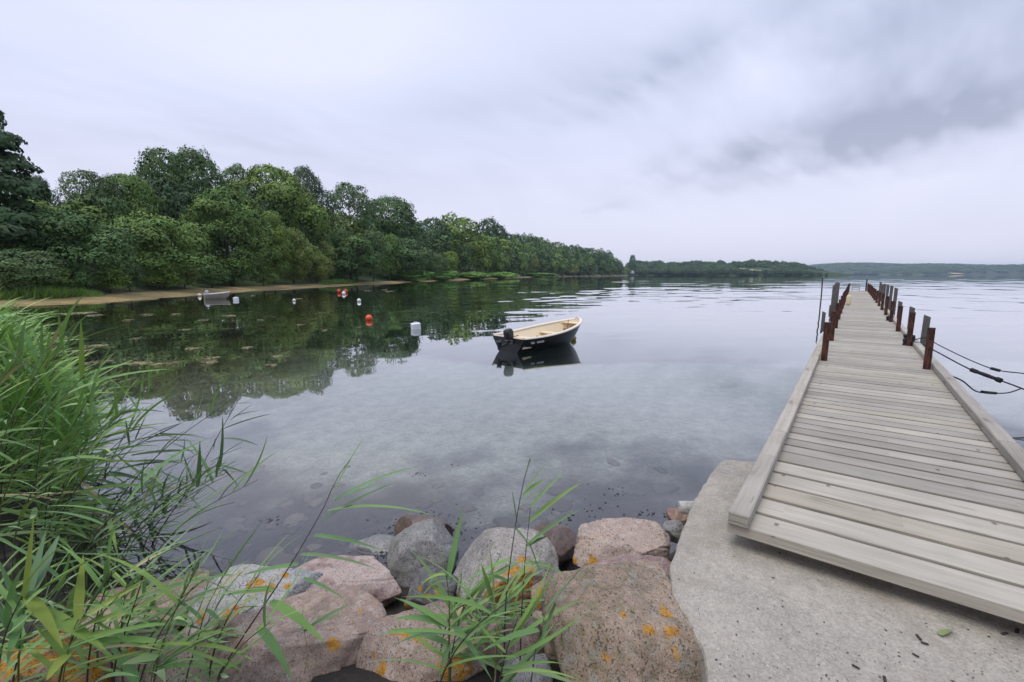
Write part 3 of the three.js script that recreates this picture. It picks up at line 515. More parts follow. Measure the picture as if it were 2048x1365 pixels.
// [label, hue, material, centre px, centre py, width px, height px, height of centre, seed, options]
const stones = [
  ['largest brown-pink boulder with a mossy shoulder and few orange lichen spots against the concrete', 'tan', 'a', 1262, 1282, 352, 300, 0.34, 4, { moss: 0.65, flat: 0.8, lichen: [[1335, 1225, 0.03], [1300, 1258, 0.024], [1345, 1262, 0.03], [1205, 1312, 0.02], [1350, 1308, 0.02], [1245, 1230, 0.015]] }],
  ['smooth flat rose slab wedged between the largest boulder and the concrete edge', 'rose', 'b', 1262, 1182, 262, 100, 0.36, 7, { flat: 0.9 }],
  ['broad pale pink boulder at the water beside the corner of the concrete', 'palepink', 'a', 1242, 1108, 236, 118, 0.24, 9, { flat: 0.85, lichen: [[1180, 1132, 0.05], [1150, 1128, 0.035], [1205, 1138, 0.03]] }],
  ['wet dark brown stone standing in the water behind the reed stems', 'brown', 'wet', 1106, 1094, 92, 96, 0.10, 12, {}],
  ['grey boulder covered with orange lichen behind the tall pair of reeds', 'warmgrey', 'a', 1018, 1158, 196, 170, 0.20, 15, { flat: 0.85, lichen: [[1035, 1145, 0.05], [1010, 1180, 0.06], [1050, 1190, 0.07], [1000, 1205, 0.05], [1075, 1175, 0.035], [1030, 1215, 0.05], [985, 1190, 0.05], [1060, 1150, 0.05], [1045, 1120, 0.03], [1020, 1160, 0.06]] }],
  ['small pinkish stone with orange lichen leaning on the lichen-covered grey boulder', 'rose', 'a', 1108, 1196, 110, 90, 0.26, 18, { lichen: [[1085, 1195, 0.05], [1120, 1180, 0.035], [1100, 1215, 0.04], [1130, 1200, 0.03]] }],
  ['speckled grey stone standing upright at the edge of the water', 'grey', 'a', 845, 1108, 130, 124, 0.12, 21, { tall: 1, moss: 0.25 }],
  ['wet reddish-brown stone in the water behind the upright speckled stone', 'brown', 'wet', 852, 1062, 116, 66, 0.02, 24, {}],
  ['long purple-pink boulder with a pale back lying along the water', 'rose', 'b', 690, 1182, 240, 106, 0.16, 27, { flat: 0.9, pale: 1 }],
  ['black and white speckled boulder with rings of orange lichen', 'palegrey', 'a', 528, 1206, 252, 156, 0.16, 30, { flat: 0.85, lichen: [[505, 1168, 0.05], [540, 1175, 0.03], [575, 1172, 0.025], [460, 1228, 0.055], [405, 1235, 0.035], [440, 1245, 0.04], [570, 1150, 0.02]] }],
  ['large smooth brown-pink boulder with a split corner below the long leaning reed', 'pink', 'b', 592, 1306, 350, 212, 0.16, 33, { flat: 0.75, crease: 1, lichen: [[664, 1290, 0.028], [682, 1333, 0.016], [690, 1360, 0.03], [718, 1224, 0.016], [390, 1365, 0.03]] }],
  ['speckled pink boulder with bright orange lichen patches below the bushy reed', 'pink', 'a', 850, 1322, 250, 172, 0.18, 36, { flat: 0.85, lichen: [[812, 1270, 0.03], [790, 1265, 0.02], [760, 1345, 0.03], [930, 1335, 0.06], [890, 1330, 0.03], [905, 1350, 0.05], [745, 1310, 0.02], [835, 1278, 0.02]] }],
  ['rounded speckled rose stone between the bushy reed and the largest boulder', 'rose', 'a', 1018, 1296, 140, 108, 0.20, 39, {}],
  ['small pale grey stone below the largest boulder', 'palegrey', 'a', 1056, 1352, 92, 78, 0.26, 42, { flat: 0.8 }],
  ['narrow light brown wedge of stone between the lichen boulders and the largest boulder', 'palepink', 'b', 1110, 1262, 90, 110, 0.22, 45, { flat: 0.7 }],
  ['boulder thickly crusted with orange lichen under the front reeds', 'tan', 'a', 100, 1352, 230, 150, 0.18, 48, { crust: 1 }],
  ['brownish stone in shade beside the orange-crusted boulder', 'rose', 'b', 262, 1318, 190, 120, 0.14, 51, { lichen: [[255, 1300, 0.03]] }],
  ['light speckled stone between the shaded brownish one and the large smooth boulder', 'palepink', 'a', 378, 1334, 150, 110, 0.14, 54, { lichen: [[425, 1302, 0.02]] }],
  ['wet slab under the reeds at the water edge', 'tan', 'wet', 268, 1236, 220, 90, 0.04, 57, { flat: 0.7 }],
  ['brown wedge-shaped stone behind the speckled boulder with lichen rings', 'tan', 'b', 372, 1200, 120, 96, 0.08, 60, { flat: 0.7 }],
  ['dark blue-grey stone with a few round lichen spots beside the upright speckled stone', 'dark', 'b', 862, 1182, 104, 86, 0.18, 63, { lichen: [[838, 1178, 0.014], [855, 1192, 0.014], [800, 1215, 0.05], [790, 1230, 0.04], [880, 1185, 0.02]] }],
  ['small wet rust-coloured stone against the side of the concrete', 'rust', 'wet', 1356, 1034, 40, 36, 0.22, 66, {}],
  ['small white stone tucked against the side of the concrete', 'white', 'b', 1376, 1014, 40, 24, 0.30, 69, {}],
  ['small grey stone below the rust-coloured one against the concrete', 'grey', 'a', 1352, 1064, 46, 38, 0.24, 72, {}],
  ['low dark stone almost awash beyond the upright speckled stone', 'grey', 'wet', 752, 1096, 100, 40, -0.02, 78, {}],
];
const boulderOf = [];
for (const [label, hueName, matName, px, py, wpx, hpx, yc, seed, o] of stones) {
  const c = onPlane(px, py, yc), toCam = c.clone().sub(camera.position), depth = -toCam.z * CP - toCam.y * SP;
  const rx = wpx / 2 / F * depth * 1.03, rv = hpx / 2 / F * depth * 1.05, ry = Math.max(0.05, Math.min(rv * (o.tall ? 1.15 : 0.95), rx * 0.85)), rz = Math.max(rv * 1.05, rx * 0.55);
  const big = wpx > 180, g0 = new THREE.SphereGeometry(1, big ? 132 : 84, big ? 84 : 54), p = g0.attributes.position, r = rng(seed * 13 + 5), v = V3(0, 0, 0), cuts = [];
  for (let i = 0; i < 9; i++) { const n = V3(r() * 2 - 1, r() * 1.5 - 0.6, r() * 2 - 1).normalize(); cuts.push([n, 0.70 + 0.2 * r()]); }
  const cracks = []; for (let i = 0; i < 3; i++) cracks.push([V3(r() * 2 - 1, r() * 0.8, r() * 2 - 1).normalize(), (r() - 0.3) * 0.7, 0.02 + 0.015 * r(), 0.018 + 0.022 * r()]);
  if (o.flat) cuts.push([V3(0.15 * (r() - 0.5), 1, 0.25 * (r() - 0.2)).normalize(), o.flat * 0.86]);
  for (let i = 0; i < p.count; i++) {
    v.fromBufferAttribute(p, i);
    const q = Math.pow(Math.pow(Math.abs(v.x), 2.8) + Math.pow(Math.abs(v.y), 2.8) + Math.pow(Math.abs(v.z), 2.8), -1 / 2.8); v.multiplyScalar(lerp(1, q, 0.75));
    for (const [n, d] of cuts) { const k = v.dot(n) - d; if (k > 0) v.addScaledVector(n, -k * 0.9); }
    let s = 1 + 0.10 * fbm(v.x * 1.3 + seed, v.y * 1.3, v.z * 1.3, 3) + 0.035 * fbm(v.x * 5 + seed, v.y * 5, v.z * 5, 3) + 0.010 * fbm(v.x * 19 + seed, v.y * 19, v.z * 19, 2);
    for (const [cn, cd, cw, ca] of cracks) { const e = (v.dot(cn) - cd + 0.10 * noise3(v.x * 3 + seed, v.y * 3, v.z * 3)) / cw; if (Math.abs(e) < 3) s -= ca * Math.exp(-e * e) ; else if (e > 0) s -= ca * 0.3; }
    if (o.crease) s -= 0.07 * Math.exp(-Math.pow((v.x - 0.05 - 0.55 * v.z) / 0.05, 2)) * smooth(-0.2, 0.5, v.y + v.z);
    p.setXYZ(i, v.x * s * rx * 1.04, v.y * s * ry * 1.04, v.z * s * rz * 1.04);
  }
  g0.computeVertexNormals();
  const base = hue[hueName], col = new Float32Array(p.count * 3), nn = g0.attributes.normal;
  const seeds = (o.lichen ?? []).map(([lx, ly, lr]) => {                       // where each lichen patch sits on the stone: nearest vertex to its line of sight
    const d = dirOf(lx, ly).normalize(); let best = 1e9, at = null;
    for (let i = 0; i < p.count; i++) { v.fromBufferAttribute(p, i).add(c).sub(camera.position); const t = v.dot(d), e = v.lengthSq() - t * t + 0.002 * t; if (e < best) { best = e; at = V3(p.getX(i), p.getY(i), p.getZ(i)); } }
    return [at, lr];
  });
  for (let i = 0; i < p.count; i++) {
    v.fromBufferAttribute(p, i);
    const n1 = fbm(v.x * 5 + seed, v.y * 5, v.z * 5, 4), n2 = fbm(v.x * 24 + seed, v.y * 24, v.z * 24, 3), n3 = fbm(v.x * 60, v.y * 60 + seed, v.z * 60, 2);
    let k = mix3(base, [base[0] * 0.72, base[1] * 0.74, base[2] * 0.78], smooth(-0.1, 0.5, n1)); k = k.map((x) => x * (1 + 0.22 * n2 + 0.18 * n3));
    if (o.pale) k = mix3(k, [0.56, 0.45, 0.39], smooth(0.0, 0.35, n1 + 0.5 * n2 + 0.12) * 0.7);
    if (o.moss) k = mix3(k, [0.12, 0.105, 0.035], o.moss * smooth(0.05, 0.4, n2 + 0.5 * n1 + 0.35 * smooth(0.1, -0.6, v.x / rx)) * 0.75);
    if (o.crust) k = mix3(k, mix3([0.50, 0.24, 0.02], [0.36, 0.15, 0.012], smooth(-0.3, 0.4, n3)), smooth(-0.12, 0.06, n1 + 0.7 * n2 + 0.12));
    for (const [at, lr] of seeds) { const d = at.distanceTo(v) / lr + 0.55 * n2 + 0.3 * n3; if (d < 1.15) { const ringed = lr > 0.045 ? smooth(0.1, 0.4, d) : 1; k = mix3(k, mix3([0.40, 0.36, 0.26], mix3([0.50, 0.25, 0.025], [0.36, 0.14, 0.012], smooth(-0.2, 0.5, n3)), ringed), smooth(1.15, 0.85, d)); } }
    if (matName !== 'wet') { const t = smooth(0.02, 0.30, n2 * 0.8 + n3 * 0.8 - 0.12); k = mix3(k, [0.40, 0.395, 0.37], 0.4 * t); }        // grey crust lichens
    col[i * 3] = k[0]; col[i * 3 + 1] = k[1]; col[i * 3 + 2] = k[2];
  }
  g0.setAttribute('color', new THREE.BufferAttribute(col, 3)); g0.deleteAttribute('uv');
  const m = single('boulder', boxUV(g0, 0.34, seed * 0.37, seed * 0.21), stoneMats[matName], label, 'boulder');
  m.position.copy(c); boulderOf.push([m, rx, ry, rz]);
}

// ---------------------------------------------------------------- reeds
const reedMat = (c, t = 0.35) => new THREE.MeshPhysicalMaterial({ color: lin(...c), roughness: 0.75, transmission: t, thickness: 0, side: THREE.DoubleSide });
const reedMats = [[0.18, 0.335, 0.075], [0.14, 0.285, 0.085], [0.23, 0.36, 0.065], [0.085, 0.175, 0.060], [0.17, 0.275, 0.10], [0.27, 0.345, 0.05]].map((c) => reedMat(c));
const strawMat = reedMat([0.42, 0.34, 0.17], 0.2), stemMat = std({ color: lin(0.10, 0.115, 0.045), roughness: 0.6 }), purpleStem = std({ color: lin(0.062, 0.045, 0.040), roughness: 0.6 }), strawStem = std({ color: lin(0.36, 0.29, 0.15), roughness: 0.7 });
// a folded ribbon along a bent path from base to tip
function leafBlade(base, tip, width, arch, twist = 0, seg = 7) {
  const d = tip.clone().sub(base), len = d.length(), up = V3(0, 1, 0), mid = base.clone().addScaledVector(d, 0.5).addScaledVector(up, arch * len), pos = [], idx = [], pt = V3(0, 0, 0), tan = V3(0, 0, 0), side = V3(0, 0, 0), nor = V3(0, 0, 0);
  for (let i = 0; i <= seg; i++) {
    const t = i / seg, a = (1 - t) * (1 - t), b = 2 * t * (1 - t), c = t * t;
    pt.set(0, 0, 0).addScaledVector(base, a).addScaledVector(mid, b).addScaledVector(tip, c);
    tan.copy(mid).sub(base).multiplyScalar(2 * (1 - t)).addScaledVector(tip.clone().sub(mid), 2 * t).normalize();
    side.crossVectors(tan, up); if (side.lengthSq() < 1e-4) side.set(1, 0, 0); side.normalize(); nor.crossVectors(side, tan).normalize();
    const ang = twist * (0.4 + 0.9 * t), cs = Math.cos(ang), sn = Math.sin(ang), sx = side.clone().multiplyScalar(cs).addScaledVector(nor, sn), nx = nor.clone().multiplyScalar(cs).addScaledVector(side, -sn);
    const w = width * 0.5 * Math.pow(Math.sin(Math.PI * Math.pow(clamp(0.06 + 0.94 * t), 0.62)), 0.8) + 0.0004;
    for (const k of [-1, 0, 1]) pos.push(pt.x + sx.x * w * k + nx.x * w * 0.28 * Math.abs(k), pt.y + sx.y * w * k + nx.y * w * 0.28 * Math.abs(k), pt.z + sx.z * w * k + nx.z * w * 0.28 * Math.abs(k));
    if (i < seg) { const o = i * 3; idx.push(o, o + 3, o + 1, o + 1, o + 3, o + 4, o + 1, o + 4, o + 2, o + 2, o + 4, o + 5); }
  }
  const g = new THREE.BufferGeometry(); g.setAttribute('position', new THREE.Float32BufferAttribute(pos, 3)); g.setIndex(idx); g.computeVertexNormals(); return g;
}
function stemTube(pts, r0, r1) { const c = new THREE.CatmullRomCurve3(pts), n = 18, g = new THREE.TubeGeometry(c, n, r0, 6, false), p = g.attributes.position; for (let i = 0; i <= n; i++) { const q = c.getPointAt(i / n), k = lerp(1, r1 / r0, i / n); for (let j = 0; j <= 6; j++) { const o = i * 7 + j; p.setXYZ(o, q.x + (p.getX(o) - q.x) * k, q.y + (p.getY(o) - q.y) * k, q.z + (p.getZ(o) - q.z) * k); } } return g; }
// a reed read off the photograph: stem pixels at a depth, leaves from pixel to pixel [x0, y0, x1, y1, width mm, arch, material, depth change]
function drawnReed(label, depth, stem, leaves, o = {}) {
  const pts = stem.map(([x, y], i) => atDepth(x, y, depth + (o.lean ?? 0) * i / stem.length)), first = pts[0], gy = groundHeight(first.x, first.z) - 0.03;
  const t = thing('reed', label, 'reed', [first.x, gy, first.z], o.group), at = V3(first.x, gy, first.z), local = (p) => p.clone().sub(at);
  const down = first.y - gy > 0.06 ? [V3(0, 0, 0), local(first).multiplyScalar(0.5).add(V3(-0.012, 0, 0))] : [];
  part('stem', stemTube([...down, ...pts.map(local)], o.r0 ?? 0.0042, 0.0014), o.mat ?? purpleStem, t);
  const r = rng(Math.round(stem[0][0] * 7 + stem[0][1]));
  for (const [x0, y0, x1, y1, w, arch, m = 0, dz = 0] of leaves) {
    let f = 1; for (let i = 1; i < stem.length; i++) if (y0 <= stem[i - 1][1] && y0 >= stem[i][1]) f = i; const dp = depth + (o.lean ?? 0) * f / stem.length;
    part('leaf', leafBlade(local(atDepth(x0, y0, dp)), local(atDepth(x1, y1, dp + dz)), w * 1.25 / 1000, arch, (r() - 0.4) * 0.9, 9), m < 0 ? strawMat : reedMats[m], t);
  }
  return t;
}
drawnReed('single long reed leaning far over the boulders towards the water', 1.78, [[432, 1363], [482, 1280], [560, 1163], [608, 1085], [650, 1010], [672, 960], [700, 920]], [
  [668, 985, 730, 872, 17, 0.06, 0, 0.05], [668, 1003, 836, 934, 22, 0.10, 1, 0.05], [668, 1000, 800, 962, 24, 0.05, 1, 0.1], [642, 1044, 796, 964, 34, 0.06, 3, 0.0], [655, 1022, 862, 1030, 15, 0.12, 0, -0.1], [628, 1072, 766, 1103, 24, 0.08, 1, 0.05], [600, 1110, 756, 1140, 22, 0.10, 4, 0.05],
  [596, 1130, 480, 1152, 22, 0.04, 1, -0.05], [548, 1180, 448, 1192, 28, 0.06, 0, -0.05], [540, 1205, 650, 1288, 34, 0.14, 0, -0.1], [516, 1256, 584, 1362, 32, 0.22, 1, -0.1], [606, 1158, 694, 1203, 24, 0.08, 1, 0.0]], { lean: 0.12, r0: 0.0046 });
drawnReed('taller of the pair of thin reeds in front of the lichen-covered grey boulder', 1.86, [[1006, 1340], [1012, 1200], [1026, 1085], [1040, 1000], [1052, 945], [1060, 918]], [
  [1052, 950, 1062, 917, 12, 0, 0], [1060, 918, 1094, 924, 8, 0.15, 2], [1050, 980, 1096, 924, 9, -0.02, 2], [1046, 992, 1092, 958, 20, 0.08, 0], [1038, 1012, 1088, 984, 14, 0.12, 2, -0.03], [1034, 1050, 1024, 982, 10, 0.0, 4], [1028, 1056, 1064, 1100, 16, 0.1, 1], [1018, 1165, 975, 1150, 14, 0.1, 1], [1022, 1120, 920, 1170, 26, 0.08, 0, -0.06]], { mat: purpleStem });
drawnReed('shorter thin reed with broad blades in front of the lichen-covered grey boulder', 1.82, [[1038, 1345], [1044, 1210], [1052, 1100], [1058, 1045], [1061, 1015]], [
  [1060, 1018, 1132, 942, 26, 0.06, 0], [1058, 1046, 1164, 965, 30, 0.05, 2], [1056, 1092, 1160, 1020, 32, 0.08, 1], [1056, 1082, 1078, 1144, 18, 0.05, 4], [1054, 1125, 1132, 1150, 16, 0.12, 4], [1050, 1168, 1092, 1126, 18, 0.04, 4, 0.05], [1040, 1205, 1068, 1252, 14, 0.1, 4], [1052, 1094, 1098, 1072, 16, 0.05, 4]], { mat: purpleStem });
drawnReed('short reed with one broad blade in front of the largest boulder', 1.66, [[1062, 1365], [1072, 1296], [1084, 1252], [1092, 1222]], [[1090, 1226, 1178, 1122, 30, 0.04, 1], [1112, 1208, 1076, 1292, 20, -0.08, 1], [1078, 1262, 964, 1304, 24, 0.14, 1, -0.08]], { mat: stemMat });
drawnReed('bushy reed with many blades in front of the speckled pink boulder', 1.68, [[897, 1372], [898, 1280], [898, 1200], [892, 1150], [886, 1110]], [
  [888, 1130, 884, 1098, 10, 0, 2], [898, 1255, 799, 1198, 30, 0.06, 0], [900, 1254, 790, 1238, 24, 0.16, 1], [898, 1290, 774, 1262, 22, 0.16, 1], [900, 1270, 772, 1300, 20, 0.2, 3, -0.1], [905, 1252, 985, 1364, 32, 0.12, 1, -0.1], [900, 1220, 850, 1160, 14, 0.2, 2], [896, 1180, 930, 1146, 16, 0.1, 0], [898, 1232, 976, 1148, 22, 0.02, 0, 0.05], [893, 1150, 838, 1174, 12, 0.28, 2], [893, 1160, 842, 1196, 12, 0.3, 4], [896, 1160, 926, 1016, 22, 0.0, 1, 0.1], [902, 1250, 990, 1190, 20, 0.06, 0], [900, 1290, 876, 1365, 14, 0.18, 3, -0.1], [896, 1330, 812, 1285, 10, 0.24, -1], [900, 1340, 846, 1315, 9, 0.2, -1]], { mat: stemMat, r0: 0.006 });
drawnReed('upright leafy reed growing from the gap beside the bushy one', 1.74, [[990, 1362], [992, 1290], [994, 1240], [986, 1180]], [[988, 1200, 978, 1090, 26, 0.0, 0], [992, 1240, 962, 1128, 34, 0.02, 0], [993, 1290, 1010, 1232, 18, 0, 4], [990, 1330, 996, 1262, 16, 0, 3], [993, 1330, 1030, 1314, 14, 0.2, 1], [990, 1350, 1002, 1240, 16, 0.02, 2], [988, 1262, 944, 1310, 18, 0.2, 1]], { mat: strawStem });
drawnReed('small dry reed tuft on top of the large smooth boulder', 1.86, [[612, 1330], [614, 1300], [608, 1262]], [[608, 1264, 706, 1208, 18, 0.1, 4, 0.05], [608, 1262, 690, 1230, 16, 0.12, 4], [608, 1262, 660, 1195, 12, 0, 4], [608, 1262, 586, 1262, 10, 0.2, 1], [606, 1258, 606, 1204, 12, 0, 1]], { mat: strawStem, r0: 0.003 });
drawnReed('thin reed with a purple stem standing before the wet slab at the water edge', 1.72, [[228, 1340], [248, 1270], [278, 1180], [300, 1110], [315, 1082]], [
  [311, 1117, 452, 1052, 34, 0.04, 0], [292, 1162, 352, 1104, 24, 0.02, 3, 0.05], [271, 1202, 438, 1152, 24, 0.06, 4], [253, 1262, 430, 1178, 32, 0.02, 1, 0.05], [290, 1140, 405, 1034, 24, -0.02, 4, 0.08], [240, 1290, 158, 1302, 14, 0.1, 2], [262, 1224, 152, 1270, 24, -0.08, 2, -0.05], [236, 1310, 360, 1266, 16, 0.08, 2, 0.05]], { mat: purpleStem });
drawnReed('reed with narrow upswept blades at the edge of the lichen-ringed boulder', 1.76, [[372, 1360], [392, 1290], [412, 1220], [436, 1172]], [[436, 1172, 526, 1042, 22, 0.03, 0], [359, 1161, 478, 1052, 18, 0.0, 3], [410, 1220, 452, 1262, 18, 0.2, 1], [398, 1262, 318, 1342, 20, -0.06, 1, -0.1], [380, 1330, 462, 1262, 30, 0.02, 1], [404, 1240, 330, 1188, 14, 0.1, 1], [388, 1300, 420, 1365, 24, 0.1, 4, -0.1]], { mat: stemMat });
drawnReed('reed with broad yellow-green blades over the orange-crusted boulder', 1.58, [[36, 1372], [38, 1300], [44, 1240], [52, 1200]], [[55, 1198, 232, 1092, 36, 0.02, 2], [58, 1218, 212, 1302, 42, 0.1, 2, -0.05], [40, 1300, -30, 1180, 30, 0.04, 1], [46, 1250, -10, 1110, 26, 0.05, 1], [52, 1200, 68, 1030, 26, 0.0, 5], [42, 1290, 72, 1255, 24, 0.14, 1], [54, 1196, 126, 1300, 34, 0.18, 5, -0.1], [48, 1230, 14, 1330, 26, 0.2, 1, -0.1], [56, 1196, 92, 1060, 24, 0.0, 3, 0.2], [60, 1190, 118, 1070, 34, 0.0, 3, 0.3]], { mat: stemMat, r0: 0.006 });
drawnReed('front reed bent over the shaded brownish stone', 1.55, [[124, 1375], [134, 1310], [146, 1262], [156, 1240]], [[150, 1262, 262, 1226, 20, 0.1, 2], [140, 1292, 262, 1262, 22, 0.16, 2], [138, 1320, 66, 1250, 34, 0.06, 2], [130, 1345, 240, 1310, 28, 0.06, 2], [136, 1310, 92, 1362, 30, 0.16, 5, -0.1], [150, 1255, 285, 1168, 20, 0.04, 5], [156, 1240, 166, 1110, 26, 0.02, 5, 0.1], [128, 1360, 300, 1300, 18, 0.1, 5, 0.05], [152, 1250, 300, 1155, 24, 0.06, 5, 0.1]], { mat: stemMat });
drawnReed('arching reed with wide blades at the foot of the large smooth boulder', 1.55, [[300, 1378], [306, 1340], [314, 1316]], [[314, 1318, 246, 1334, 30, 0.2, 4], [310, 1335, 454, 1262, 32, 0.03, 1], [312, 1322, 242, 1330, 36, 0.12, 4], [306, 1350, 330, 1368, 34, 0.3, 4, -0.1], [312, 1330, 372, 1196, 14, 0, 4, 0.1]], { mat: stemMat });
drawnReed('slender reed standing in the water with its tip high over the still bay', 3.25, [[300, 1100], [340, 1030], [369, 990], [401, 937], [440, 864], [462, 826], [481, 793]], [
  [448, 858, 544, 828, 26, 0.04, 3], [466, 834, 520, 822, 20, 0.04, 3], [476, 808, 505, 806, 14, 0, 3], [460, 842, 505, 808, 18, 0, 3], [446, 878, 519, 893, 22, 0.12, 3], [432, 878, 426, 905, 30, 0.0, 3], [420, 925, 488, 894, 16, 0.06, 3], [402, 944, 488, 946, 26, 0.06, 3], [430, 930, 500, 950, 18, 0.06, 3], [444, 938, 480, 978, 16, 0.1, 3], [386, 962, 450, 998, 20, 0.14, 3], [372, 992, 420, 1045, 20, 0.2, 4]], { mat: purpleStem, r0: 0.006 });
drawnReed('reed stooping over the water with a fan of dark narrow blades', 3.3, [[90, 1060], [180, 985], [240, 920], [285, 880], [330, 858]], [
  [268, 894, 372, 842, 22, 0.0, 3], [320, 862, 358, 848, 18, 0, 3], [290, 885, 402, 884, 34, 0.05, 3], [310, 868, 390, 888, 20, 0.06, 1], [262, 912, 395, 902, 30, 0.05, 3], [256, 925, 370, 928, 30, 0.06, 3], [232, 940, 366, 922, 26, 0.05, 3], [258, 890, 250, 838, 14, 0, 3], [270, 880, 292, 830, 12, 0, 3], [215, 945, 300, 968, 26, 0.08, 3], [200, 960, 292, 1010, 24, 0.12, 3], [300, 870, 424, 880, 18, 0.08, 3]], { mat: purpleStem, r0: 0.006 });

// the reed bed on the left bank: single plants at its front and rim, and the mass of blades behind them
const bladeKinds = []; { const r = rng(610); for (let i = 0; i < 9; i++) bladeKinds.push(leafBlade(V3(0, 0, 0), V3(0.86 + 0.1 * r(), 0.12 - 0.55 * r(), (r() - 0.5) * 0.3), 0.046 + 0.016 * r(), 0.10 + 0.12 * r(), (r() - 0.4) * 1.4, 7)); }
function wildReed(r, base, height, lean, label, group, dark) {
  const t = thing('reed', label, 'reed', [base.x, base.y, base.z], group), pts = [], dx = lean * (0.7 + 0.5 * r()), dz = (r() - 0.5) * 0.3 * height;
  for (let i = 0; i <= 4; i++) { const k = i / 4; pts.push(V3(dx * k * k * height, height * (k - 0.12 * lean * k * k), dz * k * k)); }
  part('stem', stemTube(pts, 0.0048, 0.0016), r() < 0.5 ? stemMat : purpleStem, t);
  const c = new THREE.CatmullRomCurve3(pts), n = 9 + Math.floor(r() * 5);
  for (let i = 0; i < n; i++) {
    const k = 0.22 + 0.78 * (i + r() * 0.6) / n, p = c.getPoint(Math.min(1, k)), m = part('leaf', bladeKinds[Math.floor(r() * 9)], r() < 0.06 ? strawMat : reedMats[dark ? [3, 1, 3, 0][Math.floor(r() * 4)] : [0, 1, 0, 2, 4, 0][Math.floor(r() * 6)]], t), L = (0.32 + 0.30 * r()) * (k > 0.93 ? 0.8 : 1) * (height > 1 ? 1 : 0.75);
    m.position.copy(p); m.scale.set(L, L * (r() > 0.2 ? 1 : -0.5), L); m.rotation.set(0, (r() < 0.78 ? (r() - 0.5) * 1.7 : Math.PI + (r() - 0.5) * 1.5), lerp(0.25, 1.15, Math.pow(k, 2.2)) * (0.6 + 0.6 * r()), 'YXZ');
  }
  return t;
}
{
  const r = rng(2024);
  for (let i = 0; i < 96; i++) {
    const depth = lerp(2.7, 5.0, r()), tipPx = lerp(-150, 215, Math.pow(r(), 0.9)), px = tipPx - lerp(90, 190, r()), d = dirOf(px, 549), x = d.x / -d.z * depth, z = -depth, gy = Math.max(-0.12, groundHeight(x, z)) - 0.02;
    const want = lerp(622, 810, clamp((tipPx + 10) / 250)) + 100 * r(), top = atDepth(px, want, depth).y;
    wildReed(r, V3(x, gy, z), Math.max(0.6, (top - gy) * 1.0), 0.30 + 0.3 * r(), 'bright green reed in the dense bed on the bank', 'reeds of the dense bed on the bank', false);
  }
  for (let i = 0; i < 20; i++) {
    const depth = lerp(2.6, 3.7, r()), px = lerp(10, 215, r()), d = dirOf(px, 549), x = d.x / -d.z * depth, z = -depth, gy = Math.max(-0.25, groundHeight(x, z)) - 0.02;
    const top = atDepth(px, lerp(880, 1000, r()), depth).y;
    wildReed(r, V3(x, gy, z), Math.max(0.5, top - gy), 0.75 + 0.35 * r(), 'dark thin reed standing in the shallow water beside the bed', 'thin reeds standing in the shallows', true);
  }
  for (let i = 0; i < 28; i++) {
    const depth = lerp(1.5, 2.1, r()), left = i < 21, px = left ? lerp(-60, 430, r()) : lerp(850, 1010, r()), d = dirOf(px, 1365), x = d.x / -d.z * depth, z = -depth, gy = Math.max(0.02, groundHeight(x, z)), top = atDepth(px, left ? lerp(1120, 1230, r()) : lerp(1130, 1250, r()), depth).y;
    wildReed(r, V3(x, gy, z), Math.max(0.35, top - gy), 0.2 + 0.35 * r(), left ? 'young leafy reed among the front stones under the bed' : 'young leafy reed in the gaps behind the speckled pink boulder', left ? 'young reeds among the front stones' : 'young reeds in the gaps between the middle boulders', false);
  }
  const spots = []; for (let i = 0; i < 2000; i++) {
    const depth = lerp(3.0, 5.4, r()), px = lerp(-260, 90, Math.pow(r(), 0.8)), d = dirOf(px, 549), x = d.x / -d.z * depth, gy = groundHeight(x, -depth), top = atDepth(px, lerp(640, 860, smooth(-60, 150, px)), depth).y, k = Math.pow(r(), 0.6);
    spots.push([x, Math.max(0.02, gy) + Math.max(0.25, top - gy) * k * 0.96, -depth, k]);
  }
  const im = shadows(new THREE.InstancedMesh(bladeKinds[2], reedMats[0], spots.length)), m = new THREE.Matrix4(), q = new THREE.Quaternion(), e = new THREE.Euler();
  spots.forEach(([x, y, z, k], i) => { const L = 0.32 + 0.34 * r(), c = 0.9 + 0.8 * r(); q.setFromEuler(e.set((r() - 0.5) * 0.8, r() < 0.75 ? (r() - 0.5) * 1.9 : r() * 6.28, lerp(0.2, 1.1, k) * r(), 'YXZ')); m.compose(V3(x, y, z), q, V3(L, L, L)); im.setMatrixAt(i, m); im.setColorAt(i, lin(c * (0.85 + 0.4 * r()), c, c)); });
  im.name = 'reed_bed_foliage'; im.userData.kind = 'stuff'; tag(im, 'dense mass of green reed blades on the bank', 'reeds'); scene.add(im);
}
